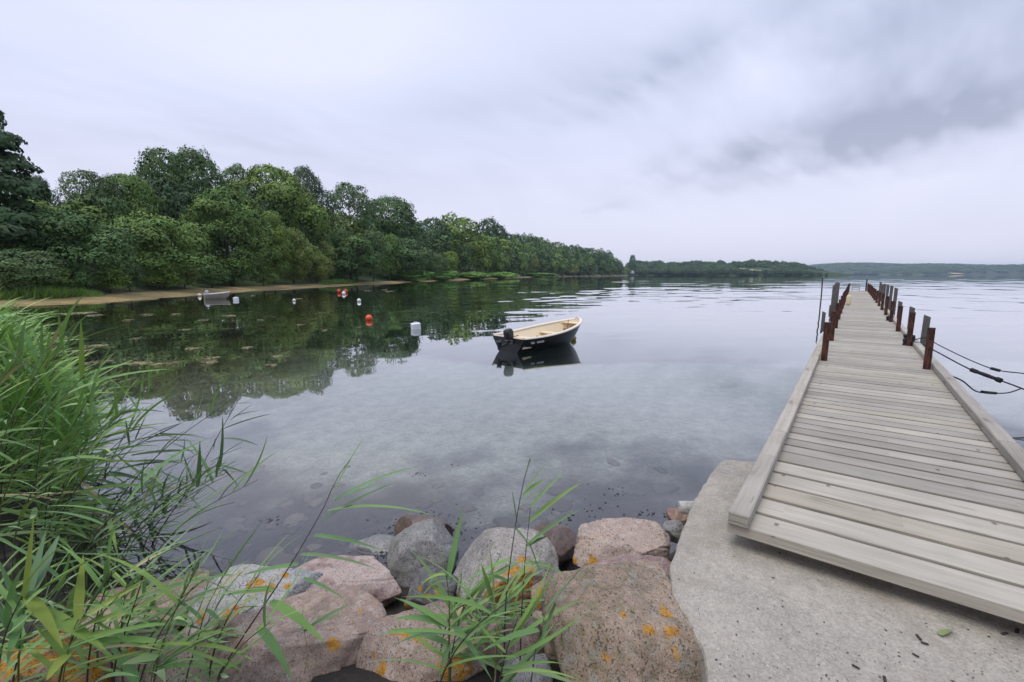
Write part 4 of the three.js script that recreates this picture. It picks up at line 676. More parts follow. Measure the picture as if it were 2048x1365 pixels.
// far reed beds and shore grass
function bladeBed(name, label, px0, px1, want0, want1, count, height, c, seed) {
  const r = rng(seed), g = leafBlade(V3(0, 0, 0), V3(0.55, 0.9, 0), 0.06, 0.02, 0.3, 3), spots = [], cols = [];
  for (let i = 0; i <= 16; i++) cols.push([0, 1, 2].map((k) => inland(lerp(px0, px1, i / 16), lerp(want0, want1, k / 2))));
  for (let i = 0; i < count; i++) {
    const px = lerp(px0, px1, r()), ci = Math.min(15, Math.floor((px - px0) / (px1 - px0) * 16)), kf = r() * 2, ki = Math.min(1, Math.floor(kf)), A = cols[ci][ki], Bq = cols[ci + 1][ki + 1]; if (!A || !Bq || !cols[ci][ki + 1] || !cols[ci + 1][ki]) continue; const cf = (px - px0) / (px1 - px0) * 16 - ci, p = A.clone().lerp(cols[ci + 1][ki], cf).lerp(cols[ci][ki + 1].clone().lerp(Bq, cf), kf - ki); const dd = -p.z, edge = Math.sin(Math.PI * clamp((px - px0) / (px1 - px0))) ** 0.4;
    spots.push([p.x, groundHeight(p.x, p.z) - 0.05, p.z, height * (0.7 + 0.5 * r()) * edge, dd]);
  }
  const im = shadows(new THREE.InstancedMesh(g, reedMat(c, 0.45), spots.length)), m = new THREE.Matrix4(), q = new THREE.Quaternion(), e = new THREE.Euler();
  spots.forEach(([x, y, z, h, dd], i) => { const w = h * clamp(dd / 30, 1.2, 4), t = 0.75 + 0.5 * r(); q.setFromEuler(e.set((r() - 0.5) * 0.4, r() * 6.28, (r() - 0.5) * 0.4)); m.compose(V3(x, y, z), q, V3(w, h, w)); im.setMatrixAt(i, m); im.setColorAt(i, lin(t, t, t)); });
  im.name = numbered(name); im.userData.kind = 'stuff'; tag(im, label, name === 'shore_grass' ? 'grass' : 'reeds'); scene.add(im);
}
bladeBed('shore_grass', 'strip of green grass on the beach below the drooping dark tree', -60, 205, 2.0, 4.2, 3200, 0.9, [0.20, 0.36, 0.07], 1);
bladeBed('shore_grass', 'low green grass on the beach beyond the pale moored boat', 636, 715, 1.6, 4.0, 1300, 0.8, [0.20, 0.36, 0.07], 2);
// the beds across the bay are rounded mounds of leafy reed at this distance
const moundKinds = [3, 4].map((k) => crownGeometry(900 + k, { leaves: 4200, size: 0.055, lobes: 26, rx: 0.48, bottom: 0, lobeR: 0.26, loose: 0.2 }));
const reedGreen = [[0.15, 0.30, 0.055], [0.13, 0.27, 0.05], [0.16, 0.29, 0.06]].map((c) => std({ color: lin(...c), vertexColors: true, roughness: 0.8, side: THREE.DoubleSide }));
[['bright green rounded reed bed beside the shore shrubs', 826, 33, 3.4], ['second bright green reed bed beyond the rounded one', 880, 34, 3.6], ['long low reed bed below the dark round crown', 948, 32, 3.2], ['reed bed ending at the open water below the slope', 1000, 30, 3.4], ['thin line of distant reeds under the wooded slope', 1072, 40, 3.4]].forEach(([label, px, half, tall], i) => {
  const p = inland(px, 1.2), m = part(numbered('far_reed_bed'), moundKinds[i % 2], reedGreen[i % 3], scene); m.userData.kind = 'stuff'; tag(m, label, 'reeds');
  m.position.set(p.x, groundHeight(p.x, p.z) - 0.3, p.z); const w = half / F * -p.z / 0.5; m.scale.set(w, tall, w * 0.7); m.rotation.y = i;
});
{
  // rough grass on the bank behind and beside the reed bed
  const r = rng(4711), g = leafBlade(V3(0, 0, 0), V3(0.5, 0.85, 0), 0.03, 0.06, 0.3, 4), spots = [];
  while (spots.length < 5200) { const x = lerp(-11, 0.3, Math.sqrt(r())), z = lerp(-6.5, 1.2, r()), d = landDistance(x, z); if (d < 0.25 || (x > -1.6 && z > -1.5 && x * x + z * z < 2.2) || (x > -2.0 && z < -1.4) || noise3(x * 1.2, 3, z * 1.2) < -0.45) continue; spots.push([x, groundHeight(x, z, d) - 0.01, z]); }
  const im = shadows(new THREE.InstancedMesh(g, reedMats[1], spots.length)), m = new THREE.Matrix4(), q = new THREE.Quaternion(), e = new THREE.Euler();
  spots.forEach(([x, y, z], i) => { const h = 0.12 + 0.22 * r(), c = 0.7 + 0.6 * r(); q.setFromEuler(e.set((r() - 0.5) * 0.6, r() * 6.28, (r() - 0.5) * 0.6)); m.compose(V3(x, y, z), q, V3(h, h, h)); im.setMatrixAt(i, m); im.setColorAt(i, lin(c * (0.8 + 0.6 * r()), c, c * 0.9)); });
  im.name = 'bank_grass'; im.userData.kind = 'stuff'; tag(im, 'rough green grass on the bank beside the reed bed', 'grass'); scene.add(im);
}

// ---------------------------------------------------------------- boats and buoys
const navy = new THREE.MeshPhysicalMaterial({ color: lin(0.010, 0.009, 0.013), roughness: 0.32, clearcoat: 0.4, clearcoatRoughness: 0.25 }), cream = std({ color: lin(0.70, 0.58, 0.40), roughness: 0.5 }), creamRail = std({ color: lin(0.74, 0.67, 0.54), roughness: 0.45 }), blackPlastic = std({ color: lin(0.014, 0.015, 0.019), roughness: 0.35 }), alu = std({ color: lin(0.25, 0.25, 0.25), roughness: 0.4, metalness: 0.6 });
function hullShape({ L, beam, sternH, bowH, keel, blunt = 0 }) {
  const B = (u) => beam / 2 * (u < 0.42 ? 0.86 + 0.14 * Math.sin(u / 0.42 * Math.PI / 2) : Math.pow(Math.max(0, 1 - Math.pow((u - 0.42) / 0.58, 2.3 + blunt)), 0.78)), S = (u) => sternH + (bowH - sternH) * Math.pow(u, 2.1), K = (u) => -keel + (keel + bowH * 0.35) * Math.pow(smooth(0.72, 1.02, u), 1.6);
  return (u, v, inset = 0) => { const b = Math.max(0, B(u) - inset), y = lerp(K(u) + inset * 1.2, S(u), Math.pow(v, 1.35)), z = b * Math.pow(v, 0.5) * (0.82 + 0.18 * v); return V3(u * L * 0.93 + 0.07 * L * v * smooth(0.55, 1, u) - inset * smooth(0.7, 1, u), y, z); };
}
function skin(fn, nu, nv, floor = -9) {
  const pos = [], idx = [], row = 2 * nv + 1;
  for (let i = 0; i <= nu; i++) for (let j = -nv; j <= nv; j++) { const p = fn(i / nu, Math.abs(j) / nv); pos.push(p.x, Math.max(floor, p.y), p.z * Math.sign(j)); }
  for (let i = 0; i < nu; i++) for (let j = 0; j < row - 1; j++) { const a = i * row + j; idx.push(a, a + 1, a + row, a + 1, a + row + 1, a + row); }
  const g = new THREE.BufferGeometry(); g.setAttribute('position', new THREE.Float32BufferAttribute(pos, 3)); g.setIndex(idx); g.computeVertexNormals(); return g;
}
function transomGeo(fn, u, nv, thick) { const pts = []; for (let j = -nv; j <= nv; j++) { const p = fn(u, Math.abs(j) / nv); pts.push(new THREE.Vector2(p.z * Math.sign(j), p.y)); } const g = new THREE.ExtrudeGeometry(new THREE.Shape(pts), { depth: thick, bevelEnabled: false }); g.rotateY(Math.PI / 2); return g; }
function rail(fn, w, h, side) {               // flat gunwale strip following the sheer
  const n = 40, pos = [], idx = [];
  for (let i = 0; i <= n; i++) { const p = fn(i / n, 1), q = fn(Math.min(1, i / n + 0.01), 1).sub(fn(Math.max(0, i / n - 0.01), 1)), nx = V3(-q.z, 0, q.x).normalize(); const o = i === n ? V3(0.6, 0, 0.0) : nx; for (const [a, b] of [[0.028, 0], [0.028, h], [0.008, h + 0.012], [-w, h + 0.006], [-w, 0]]) pos.push(p.x + o.x * a * (q.x > 0 ? 1 : 1), p.y + b, Math.max(0, p.z + (i === n ? 0 : Math.abs(o.z) * a)) * side); }
  for (let i = 0; i < n; i++) for (let j = 0; j < 4; j++) { const a = i * 5 + j; idx.push(a, a + 1, a + 5, a + 1, a + 6, a + 5); }
  const g = new THREE.BufferGeometry(); g.setAttribute('position', new THREE.Float32BufferAttribute(pos, 3)); g.setIndex(idx); return soften(g);
}
{
  const stern = onPlane(1017, 706, 0).add(V3(-0.02, 0, -0.12)), bowAt = atDepth(1159, 638, 14.35), hx = bowAt.x - stern.x, hz = bowAt.z - stern.z, L = Math.hypot(hx, hz) / 1.0;
  const boat = thing('motor_boat', 'dark-hulled open boat with cream interior and black outboard moored in the bay', 'boat', [stern.x, 0.0, stern.z]); boat.rotation.y = Math.atan2(-hz, hx);
  console.log('boat', L.toFixed(2), stern.x.toFixed(2), stern.z.toFixed(2), bowAt.y.toFixed(2));
  const fn = hullShape({ L, beam: 1.46, sternH: 0.40, bowH: 0.70, keel: 0.14 });
  const hull = part('hull', mergeGeometries([skin((u, v) => fn(u, v), 48, 14), skin((u, v) => { const p = fn(0, v); p.x = -0.0; p.z *= 1 - u; return p; }, 2, 14)]), navy, boat);
  part('interior', skin((u, v) => fn(0.01 + u * 0.985, v, 0.035), 48, 14, 0.10), cream, boat);
  for (const s of [-1, 1]) part('gunwale', rail(fn, 0.055, 0.03, s), creamRail, boat);
  const tg = transomGeo(fn, 0, 12, 0.045); tg.translate(0.004, 0.012, 0); part('transom', tg, creamRail, boat);
  for (const [x, w, y] of [[0.30 * L, 0.26, 0.27], [0.62 * L, 0.24, 0.34]]) { const u = x / (L * 0.94), half = fn(u, 0.75).z - 0.02, t = part('thwart', chamferBox(w, 0.035, half * 2, 0.006), cream, boat); t.position.set(x, y, 0); }
  { const sh = []; for (let i = 0; i <= 10; i++) { const p = fn(0.86 + 0.14 * i / 10, 1, 0.04); sh.push([p.x, p.z]); } const s2 = new THREE.Shape([...sh.map(([x, z]) => new THREE.Vector2(x, z)), ...sh.reverse().map(([x, z]) => new THREE.Vector2(x, -z))]), g = new THREE.ExtrudeGeometry(s2, { depth: 0.02, bevelEnabled: false }); g.rotateX(-Math.PI / 2); g.translate(0, 0.585, 0); part('bow_locker', g, cream, boat); }
  const seatBox = part('stern_seat', chamferBox(0.34, 0.16, 1.0, 0.02), cream, boat); seatBox.position.set(0.26, 0.19, 0);
  // registration marks: two small pale plates on the side, unreadable at this size
  for (const [x, w] of [[0.34, 0.13], [0.62, 0.26]]) { const u = x / (L * 0.93), p = fn(u, 0.86), m = part('registration_mark', chamferBox(w, 0.085, 0.006, 0.002), std({ color: lin(0.32, 0.32, 0.34), roughness: 0.5 }), boat); m.position.set(x, p.y - 0.01, p.z + 0.004); m.rotation.set(-0.32, -0.09, 0); }
  const cleat = part('bow_cleat', tube([V3(0, 0, -0.05), V3(0, 0.03, -0.02), V3(0, 0.03, 0.02), V3(0, 0, 0.05)], 0.01, 10, 6), alu, boat); cleat.position.set(fn(0.97, 1).x - 0.06, fn(0.97, 1).y + 0.03, 0);
  for (const s of [-1, 1]) { const rl = part('rowlock', tube([V3(-0.03, 0.07, 0), V3(-0.02, 0.03, 0), V3(0.02, 0.03, 0), V3(0.03, 0.07, 0)], 0.007, 10, 6), blackPlastic, boat), p = fn(0.16, 1); rl.position.set(p.x, p.y + 0.0, (p.z - 0.02) * s); }
  // outboard, tilted up
  const motor = new THREE.Group(); motor.name = 'outboard_motor'; boat.add(motor); motor.position.set(-0.05, 0.40, 0.12); motor.scale.setScalar(0.86);
  const cowl = []; for (const [y, a, b] of [[-0.10, 0.075, 0.09], [-0.06, 0.105, 0.125], [0.08, 0.118, 0.15], [0.20, 0.115, 0.155], [0.27, 0.10, 0.13], [0.305, 0.06, 0.08]]) for (let k = 0; k < 16; k++) { const t = k / 16 * 6.2832, cx = Math.cos(t), cz = Math.sin(t); cowl.push(V3(Math.sign(cx) * Math.pow(Math.abs(cx), 0.55) * b - 0.02, y, Math.sign(cz) * Math.pow(Math.abs(cz), 0.55) * a)); }
  const cw = part('cowl', soften(new ConvexGeometry(cowl)), blackPlastic, motor); cw.rotation.z = 0.16;
  const band = part('cowl_band', new THREE.TorusGeometry(0.112, 0.007, 6, 24), std({ color: lin(0.3, 0.3, 0.32), roughness: 0.4 }), motor); band.rotation.x = Math.PI / 2; band.scale.set(1.24, 1, 1); band.position.set(-0.02, -0.055, 0);
  part('leg', tube([V3(-0.02, -0.08, 0), V3(-0.14, -0.17, 0), V3(-0.34, -0.22, 0), V3(-0.44, -0.235, 0)], 0.045, 14, 8), blackPlastic, motor);
  const gear = part('gearcase', new THREE.CapsuleGeometry(0.038, 0.22, 6, 10), blackPlastic, motor); gear.position.set(-0.47, -0.2, 0); gear.rotation.z = 0.25;
  const fin = part('cavitation_plate', chamferBox(0.02, 0.2, 0.14, 0.004), blackPlastic, motor); fin.position.set(-0.40, -0.16, 0); fin.rotation.z = 0.25;
  const prop = new THREE.Group(); prop.name = 'propeller'; motor.add(prop); prop.position.set(-0.44, -0.05, 0); prop.rotation.z = 0.25;
  for (let k = 0; k < 3; k++) { const b = part('propeller_blade', new THREE.SphereGeometry(0.055, 10, 6), blackPlastic, prop), a = k * 2.094; b.scale.set(0.9, 0.16, 0.6); b.position.set(Math.cos(a) * 0.055, 0, Math.sin(a) * 0.055); b.rotation.set(0.5, -a, 0); }
  const br = part('clamp_bracket', chamferBox(0.11, 0.2, 0.2, 0.012), alu, motor); br.position.set(0.045, -0.08, 0);
  const til = part('tiller', tube([V3(0.06, 0.02, 0), V3(0.2, 0.04, 0.02), V3(0.36, 0.05, 0.03)], 0.014, 10, 6), blackPlastic, motor); til.name = 'tiller';
  // loose gear inside the boat
  const q = (x, y, z) => V3(x, y, z).applyAxisAngle(V3(0, 1, 0), boat.rotation.y).add(boat.position);
  const oar = thing('oar', 'dark oar lying in the bottom of the dark-hulled boat', 'oar', q(0.95, 0.30, 0.30).toArray()); oar.rotation.y = boat.rotation.y + 0.12;
  part('shaft', tube([V3(-0.5, 0, 0), V3(0.5, 0.03, 0)], 0.018, 6, 8), std({ color: lin(0.08, 0.06, 0.05), roughness: 0.6 }), oar); const bl = part('blade', chamferBox(0.36, 0.016, 0.13, 0.005), std({ color: lin(0.03, 0.028, 0.03), roughness: 0.5 }), oar); bl.position.set(0.64, 0.036, 0);
  const anchor = thing('anchor', 'small rusty anchor lying on the fore thwart of the dark-hulled boat', 'anchor', q(0.80 * L, 0.41, -0.02).toArray()); const am = std({ color: lin(0.20, 0.13, 0.08), roughness: 0.8 });
  part('coil', new THREE.TorusGeometry(0.075, 0.032, 8, 18).rotateX(Math.PI / 2), am, anchor); part('shank', tube([V3(0.02, 0, 0), V3(0.05, 0.16, 0), V3(0.06, 0.30, 0)], 0.011, 8, 6), am, anchor); part('fluke', tube([V3(-0.06, 0.04, -0.07), V3(0, 0.0, 0), V3(-0.06, 0.04, 0.07)], 0.012, 8, 6), am, anchor);
}
const floatMat = (c, rough = 0.5) => std({ color: lin(...c), roughness: rough });
function ballBuoy(px, py, d, c, label, group) { const p = onPlane(px, py, 0), b = thing('mooring_buoy', label, 'buoy', [p.x, -d * 0.18, p.z], group), pts = []; for (let i = 0; i <= 18; i++) { const t = i / 18 * Math.PI; pts.push(new THREE.Vector2(Math.max(0.0001, Math.sin(t) * d / 2 * (1 - 0.06 * Math.cos(t))), d / 2 - Math.cos(t) * d / 2)); } part('float', new THREE.LatheGeometry(pts, 24), floatMat(c), b); const e = part('eye', new THREE.TorusGeometry(d * 0.1, d * 0.035, 6, 14), floatMat(c.map((x) => x * 0.7)), b); e.position.y = d * 1.03; return b; }
ballBuoy(738, 641, 0.31, [0.72, 0.10, 0.025], 'bright orange ball buoy on the dark water beside the white can float');
ballBuoy(1147, 681, 0.19, [0.36, 0.33, 0.07], 'small yellow-green buoy under the bow of the dark-hulled boat');
ballBuoy(678, 586, 0.5, [0.42, 0.045, 0.02], 'dark red buoy beside another red buoy and a white one near the beach');
ballBuoy(691, 586, 0.48, [0.50, 0.05, 0.02], 'red buoy touching the white one near the beach');
ballBuoy(687.5, 589.5, 0.4, [0.74, 0.70, 0.66], 'white buoy lying in front of the red buoys near the beach');
ballBuoy(718, 604, 0.30, [0.72, 0.72, 0.70], 'small white buoy between the red buoys and the orange one');
ballBuoy(588, 603, 0.24, [0.70, 0.72, 0.70], 'tiny white buoy alone between the pale boat and the red buoys');
ballBuoy(399, 593, 0.34, [0.62, 0.56, 0.42], 'cream buoy at the stern of the pale moored boat');
function canFloat(px, py, w, h, label, turn) { const p = onPlane(px, py, 0), b = thing('can_float', label, 'float', [p.x, -h * 0.25, p.z]); b.rotation.set(0.06, turn, 0.05); const s = new THREE.Shape(), x = w / 2, r = w * 0.18; s.moveTo(-x + r, -x * 0.8); s.lineTo(x - r, -x * 0.8); s.quadraticCurveTo(x, -x * 0.8, x, -x * 0.8 + r); s.lineTo(x, x * 0.8 - r); s.quadraticCurveTo(x, x * 0.8, x - r, x * 0.8); s.lineTo(-x + r, x * 0.8); s.quadraticCurveTo(-x, x * 0.8, -x, x * 0.8 - r); s.lineTo(-x, -x * 0.8 + r); s.quadraticCurveTo(-x, -x * 0.8, -x + r, -x * 0.8); const g = new THREE.ExtrudeGeometry(s, { depth: h - 0.06, bevelEnabled: true, bevelThickness: 0.03, bevelSize: 0.025, bevelSegments: 4 }); g.rotateX(-Math.PI / 2); g.translate(0, 0.03, 0); part('can', g, floatMat([0.74, 0.76, 0.80], 0.4), b); const hd = part('handle', tube([V3(-w * 0.25, h, 0), V3(-w * 0.2, h + 0.04, 0), V3(w * 0.2, h + 0.04, 0), V3(w * 0.25, h, 0)], 0.012, 10, 6), floatMat([0.6, 0.62, 0.66]), b); return b; }
canFloat(832, 658, 0.30, 0.30, 'white plastic can used as a mooring float near the dark-hulled boat', 0.5);
canFloat(472, 601, 0.32, 0.32, 'small white can float at the bow of the pale moored boat', 0.2);
{
  const s = onPlane(408, 599, 0), b = onPlane(457, 598.2, 0), hx = b.x - s.x, hz = -1.3, L = 1.9, boat = thing('rowing_boat', 'small pale grey open boat with a tiny outboard moored near the beach', 'boat', [s.x, 0, s.z]); boat.rotation.y = Math.atan2(-hz, hx);
  const fn = hullShape({ L, beam: 1.25, sternH: 0.42, bowH: 0.58, keel: 0.1, blunt: 2 }), m = floatMat([0.38, 0.36, 0.32]);
  part('hull', mergeGeometries([skin((u, v) => fn(u, v), 30, 8), skin((u, v) => { const p = fn(0, v); p.z *= 1 - u; return p; }, 2, 8)]), m, boat); part('interior', skin((u, v) => fn(0.01 + u * 0.98, v, 0.03), 30, 8, 0.12), floatMat([0.4, 0.38, 0.35]), boat);
  for (const k of [-1, 1]) part('gunwale', rail(fn, 0.05, 0.03, k), floatMat([0.6, 0.58, 0.53]), boat);
  const t = part('thwart', chamferBox(0.24, 0.03, 1.1, 0.006), m, boat); t.position.set(0.9, 0.3, 0);
  const mo = part('outboard_motor', soften(new ConvexGeometry([[-0.1, 0.4, 0.1], [0.14, 0.4, 0.1], [-0.1, 0.4, -0.1], [0.14, 0.4, -0.1], [-0.14, 0.66, 0.1], [0.14, 0.7, 0.1], [-0.14, 0.66, -0.1], [0.14, 0.7, -0.1], [0, 0.78, 0.05], [0, 0.78, -0.05]].map((p) => V3(...p)))), floatMat([0.42, 0.42, 0.46]), boat); mo.position.x = 0.22;
}
// clumps of floating weed in the shallow bay
{
  const mat = std({ color: lin(1, 1, 1), vertexColors: true, roughness: 0.95 }), r = rng(909);
  const variants = [0, 1, 2, 3].map((k) => {
    const g = new THREE.CircleGeometry(1, 40).rotateX(-Math.PI / 2), parts = [];
    const disc = new THREE.SphereGeometry(1, 44, 14), p = disc.attributes.position, col = new Float32Array(p.count * 3);
    for (let i = 0; i < p.count; i++) { const x = p.getX(i), y = p.getY(i), z = p.getZ(i), a = Math.atan2(z, x), e = 0.62 + 0.42 * noise3(Math.cos(a) * 2.4 + k * 7, Math.sin(a) * 2.4, k) + 0.2 * noise3(Math.cos(a) * 7, Math.sin(a) * 7, k + 3), n = fbm(x * 5, z * 5, k, 3); p.setXYZ(i, x * e, y * (0.11 + 0.10 * n), z * e); const c = mix3([0.25, 0.225, 0.11], [0.04, 0.038, 0.018], smooth(-0.25, 0.2, n + (y < 0 ? 0.6 : 0))); col.set(c, i * 3); }
    disc.setAttribute('color', new THREE.BufferAttribute(col, 3)); disc.computeVertexNormals(); return disc;
  });
  const list = [[270, 678, 16], [384, 698, 28], [281, 727, 40], [334, 728, 34], [416, 725, 32], [424, 717, 30], [495, 696, 22], [542, 731, 34], [554, 713, 26], [164, 703, 30], [158, 627, 50], [190, 631, 26], [255, 641, 18], [293, 630, 22], [193, 692, 26], [190, 726, 34], [120, 676, 30], [350, 629, 16], [460, 632, 18], [405, 641, 16], [600, 650, 14], [520, 641, 14], [370, 660, 14], [780, 583, 14], [768, 580, 12], [735, 582, 12], [596, 598, 10], [505, 592, 10], [648, 661, 14]];
  list.forEach(([px, py, w], i) => { const p = onPlane(px, py, 0), rad = w / 2 / F * -p.z * 1.25, m = single('weed_clump', variants[i % 4], mat, 'tan clump of floating weed on the still shallow bay', 'seaweed', 'weed clumps floating in the bay'); m.position.set(p.x, 0.004, p.z); m.rotation.y = r() * 6.28; m.scale.set(rad, Math.min(0.32, rad * 1.2), rad * (0.8 + 0.8 * r())); });
}

// ---------------------------------------------------------------- piles, ropes and small things on and by the pier
const pileMat = std({ color: lin(0.30, 0.30, 0.34), map: woodTex, bumpMap: woodBump, bumpScale: 0.004, roughness: 0.9 });
const onPier = (across, along, y) => V3(pierOrigin.x, y, pierOrigin.z).addScaledVector(PS, across).addScaledVector(PD, along);
{
  // plank-like mooring stakes outside both edges; where each stands follows from its picture column on a line beside the pier
  const alongAt = (px, across) => { let lo = 1, hi = 60; const f = (a) => { const p = onPier(across, a, 0); return (p.x / -p.z * CP * F * 1.0) ; }; const col = (a) => { const p = onPier(across, a, 0.9), c = p.clone().sub(camera.position), d = -c.z * CP - c.y * SP; return W / 2 + F * c.x / d; }; const inc = col(2) < col(40); for (let i = 0; i < 50; i++) { const m = (lo + hi) / 2; if ((col(m) < px) === inc) lo = m; else hi = m; } return lo; };
  const stake = (px, pyTop, across, w, label, group, r) => {
    const a = alongAt(px, across), p = onPier(across, a, 0), c = p.clone().sub(camera.position), top = atDepth(px, pyTop, -p.z).y, bottom = Math.min(-0.6, groundHeight(p.x, p.z)) - 0.1;
    const h = top - bottom, pts = []; for (const x of [-1, 1]) for (const z of [-1, 1]) { pts.push(V3(x * w / 2, -h / 2, z * 0.035), V3(x * w / 2, h / 2 - (x > 0 ? 0.06 : 0), z * 0.035)); }
    const g = boxUV(new ConvexGeometry(pts), 1.2, r(), r()); g.rotateX(0); const m = single('mooring_stake', g, pileMat, label, 'stake', group); m.position.set(p.x, (top + bottom) / 2, p.z); m.rotation.set((r() - 0.5) * 0.03, pier.rotation.y + (r() - 0.5) * 0.1, (r() - 0.5) * 0.03); return a;
  };
  const r = rng(17), OUT = 0.62;
  const a1 = stake(1853, 630, INNER + OUT, 0.14, 'grey flat mooring stake outside the pier beside the rusty post with no rope around it', null, r);
  const a2 = stake(1825, 613, INNER + OUT, 0.14, 'grey flat mooring stake outside the pier just past the post wound with rope', null, r);
  let a = stake(1802, 602, INNER + OUT, 0.14, 'third grey mooring stake from the quay on the rope side of the pier', null, r); console.log('stakes', a1.toFixed(1), a2.toFixed(1), a.toFixed(1));
  for (let k = 0; k < 9; k++) { a += 3.0 + r() * 0.5; if (a > pierLength - 1) break; const p = onPier(INNER + OUT, a, 1.45 + 0.12 * r()), bottom = -1.2, h = p.y - bottom, m = single('mooring_stake', boxUV(new ConvexGeometry([[-1, -1], [1, -1], [-1, 1], [1, 1]].flatMap(([x, z]) => [V3(x * 0.065, -h / 2, z * 0.035), V3(x * 0.065, h / 2 - (x > 0 ? 0.05 : 0), z * 0.035)])), 1.2), pileMat, 'grey mooring stake far out on the rope side of the pier', 'stake', 'stakes along the rope side of the pier'); m.position.set(p.x, bottom + h / 2, p.z); m.rotation.y = pier.rotation.y; }
  const b1 = stake(1650, 623, -OUT, 0.13, 'grey flat mooring stake outside the pier on the bay side, first from the quay', null, r);
  let b = stake(1663, 610, -OUT, 0.13, 'grey mooring stake second from the quay on the bay side of the pier', null, r);
  for (let k = 0; k < 11; k++) { b += 2.5 + r() * 0.5; if (b > pierLength - 1) break; const p = onPier(-OUT, b, 1.42 + 0.14 * r()), bottom = -1.2, h = p.y - bottom, m = single('mooring_stake', boxUV(new ConvexGeometry([[-1, -1], [1, -1], [-1, 1], [1, 1]].flatMap(([x, z]) => [V3(x * 0.065, -h / 2, z * 0.035), V3(x * 0.065, h / 2 - (x > 0 ? 0.05 : 0), z * 0.035)])), 1.2), pileMat, 'grey mooring stake far out on the bay side of the pier', 'stake', 'stakes along the bay side of the pier'); m.position.set(p.x, bottom + h / 2, p.z); m.rotation.y = pier.rotation.y; }
  // lone leaning pole in the bay
  const foot = onPlane(1640, 622, 0), head = atDepth(1645.5, 556, -foot.z), down = foot.clone().addScaledVector(head.clone().sub(foot), -0.7);
  single('leaning_pole', tube([down, foot, foot.clone().lerp(head, 0.5).add(V3(0.02, 0, 0)), head], 0.035, 12, 8), std({ color: lin(0.07, 0.06, 0.055), roughness: 0.9 }), 'thin dark pole leaning alone in the water on the bay side of the pier', 'pole');
}
{
  // ropes from the pier to a mooring outside the picture
  const ropeMat = std({ color: lin(0.025, 0.024, 0.03), roughness: 0.9 }), knotMat = std({ color: lin(0.012, 0.012, 0.016), roughness: 0.85 });
  const pointsOf = (list) => list.map(([x, y, d]) => atDepth(x, y, d));
  const up = pointsOf([[1822, 682, 8.55], [1851, 676.5, 8.35], [1879, 691, 8.1], [1937, 719, 7.7], [1982, 737, 7.4], [2001, 742, 7.3], [2048, 747.6, 7.05], [2140, 762, 6.7]]), low = pointsOf([[1822, 684, 8.5], [1842, 688, 8.3], [1874, 704, 7.9], [1943, 740, 7.3], [2003, 762, 6.9], [2048, 779, 6.65], [2150, 826, 6.2]]), sag = pointsOf([[1924, 768, 5.75], [1935, 777, 5.85], [1953, 783, 6.0], [1991, 787, 6.3], [2017, 786, 6.45], [2041, 778.5, 6.66]]);
  { const al = toPier(sag[0])[1]; sag[0].copy(onPier(RIGHT - 0.02, al - 0.05, DECK + 0.05)); sag.splice(1, 0, onPier(RIGHT + 0.10, al - 0.03, DECK + 0.0)); sag.splice(2, 1); }
  const dolphin = up[up.length - 1].clone().lerp(low[low.length - 1], 0.5);
  const a = thing('mooring_rope', 'upper thin dark rope running from the pier out over the water', 'rope', up[0].toArray()), b = thing('mooring_rope', 'lower dark rope with a thick knotted stretch running from the pier over the water', 'rope', low[0].toArray()), c = thing('mooring_rope', 'slack dark rope sagging from the kerb of the pier to the knotted rope', 'rope', sag[0].toArray());
  const rel = (pts) => pts.map((p) => p.clone().sub(pts[0])), at = (pts, i, t) => pts[i].clone().lerp(pts[i + 1], t).sub(pts[0]);
  part('line', tube(rel(up), 0.009, 60, 6), ropeMat, a); part('splice', tube([at(up, 4, -0.0), at(up, 4, 0.5), at(up, 5, 0.0)], 0.024, 10, 8), knotMat, a);
  part('line', tube(rel(low), 0.012, 60, 6), ropeMat, b); for (const [t, rr] of [[0.0, 0.045], [0.2, 0.036], [0.4, 0.04], [0.62, 0.036], [0.86, 0.052]]) { const p0 = at(low, 3, t), p1 = at(low, 3, Math.min(1.0, t + 0.2)); part('knot', tube([p0, p0.clone().lerp(p1, 0.5), p1], rr * 0.8, 8, 8), knotMat, b); }
  part('line', tube(rel(sag), 0.009, 40, 6), ropeMat, c); part('splice', tube([at(sag, 2, 0.3), at(sag, 2, 0.9)].concat([at(sag, 3, 0.05)]), 0.02, 8, 8), knotMat, c);
  const pile = single('mooring_pile', new THREE.CylinderGeometry(0.11, 0.12, 3.4, 14), pileMat, 'round wooden mooring pile holding the ends of the ropes', 'pile'); pile.position.set(dolphin.x + 0.06, dolphin.y + 0.35 - 1.7, dolphin.z);
  // windings round two of the posts
  const wind = (px, py, n, label) => { const base = onPlane(px, py, DECK), [, al] = toPier(base), p = onPier(INNER - 0.055, al, DECK + 0.006), t = thing('rope_winding', label, 'rope', p.toArray()); for (let k = 0; k < n; k++) { const g = part('turn', new THREE.TorusGeometry(0.075, 0.017, 7, 22).rotateX(Math.PI / 2), knotMat, t); g.position.set(0.004 * Math.sin(k * 2), 0.02 + k * 0.032, 0); g.rotation.set(0.12 * Math.sin(k * 1.7), k, 0.1 * Math.cos(k)); } return t; };
  wind(1823, 691.5, 6, 'black rope wound thickly round the foot of a rusty post'); wind(1785, 642, 4, 'dark rope wound round the foot of a post further along the pier');
}
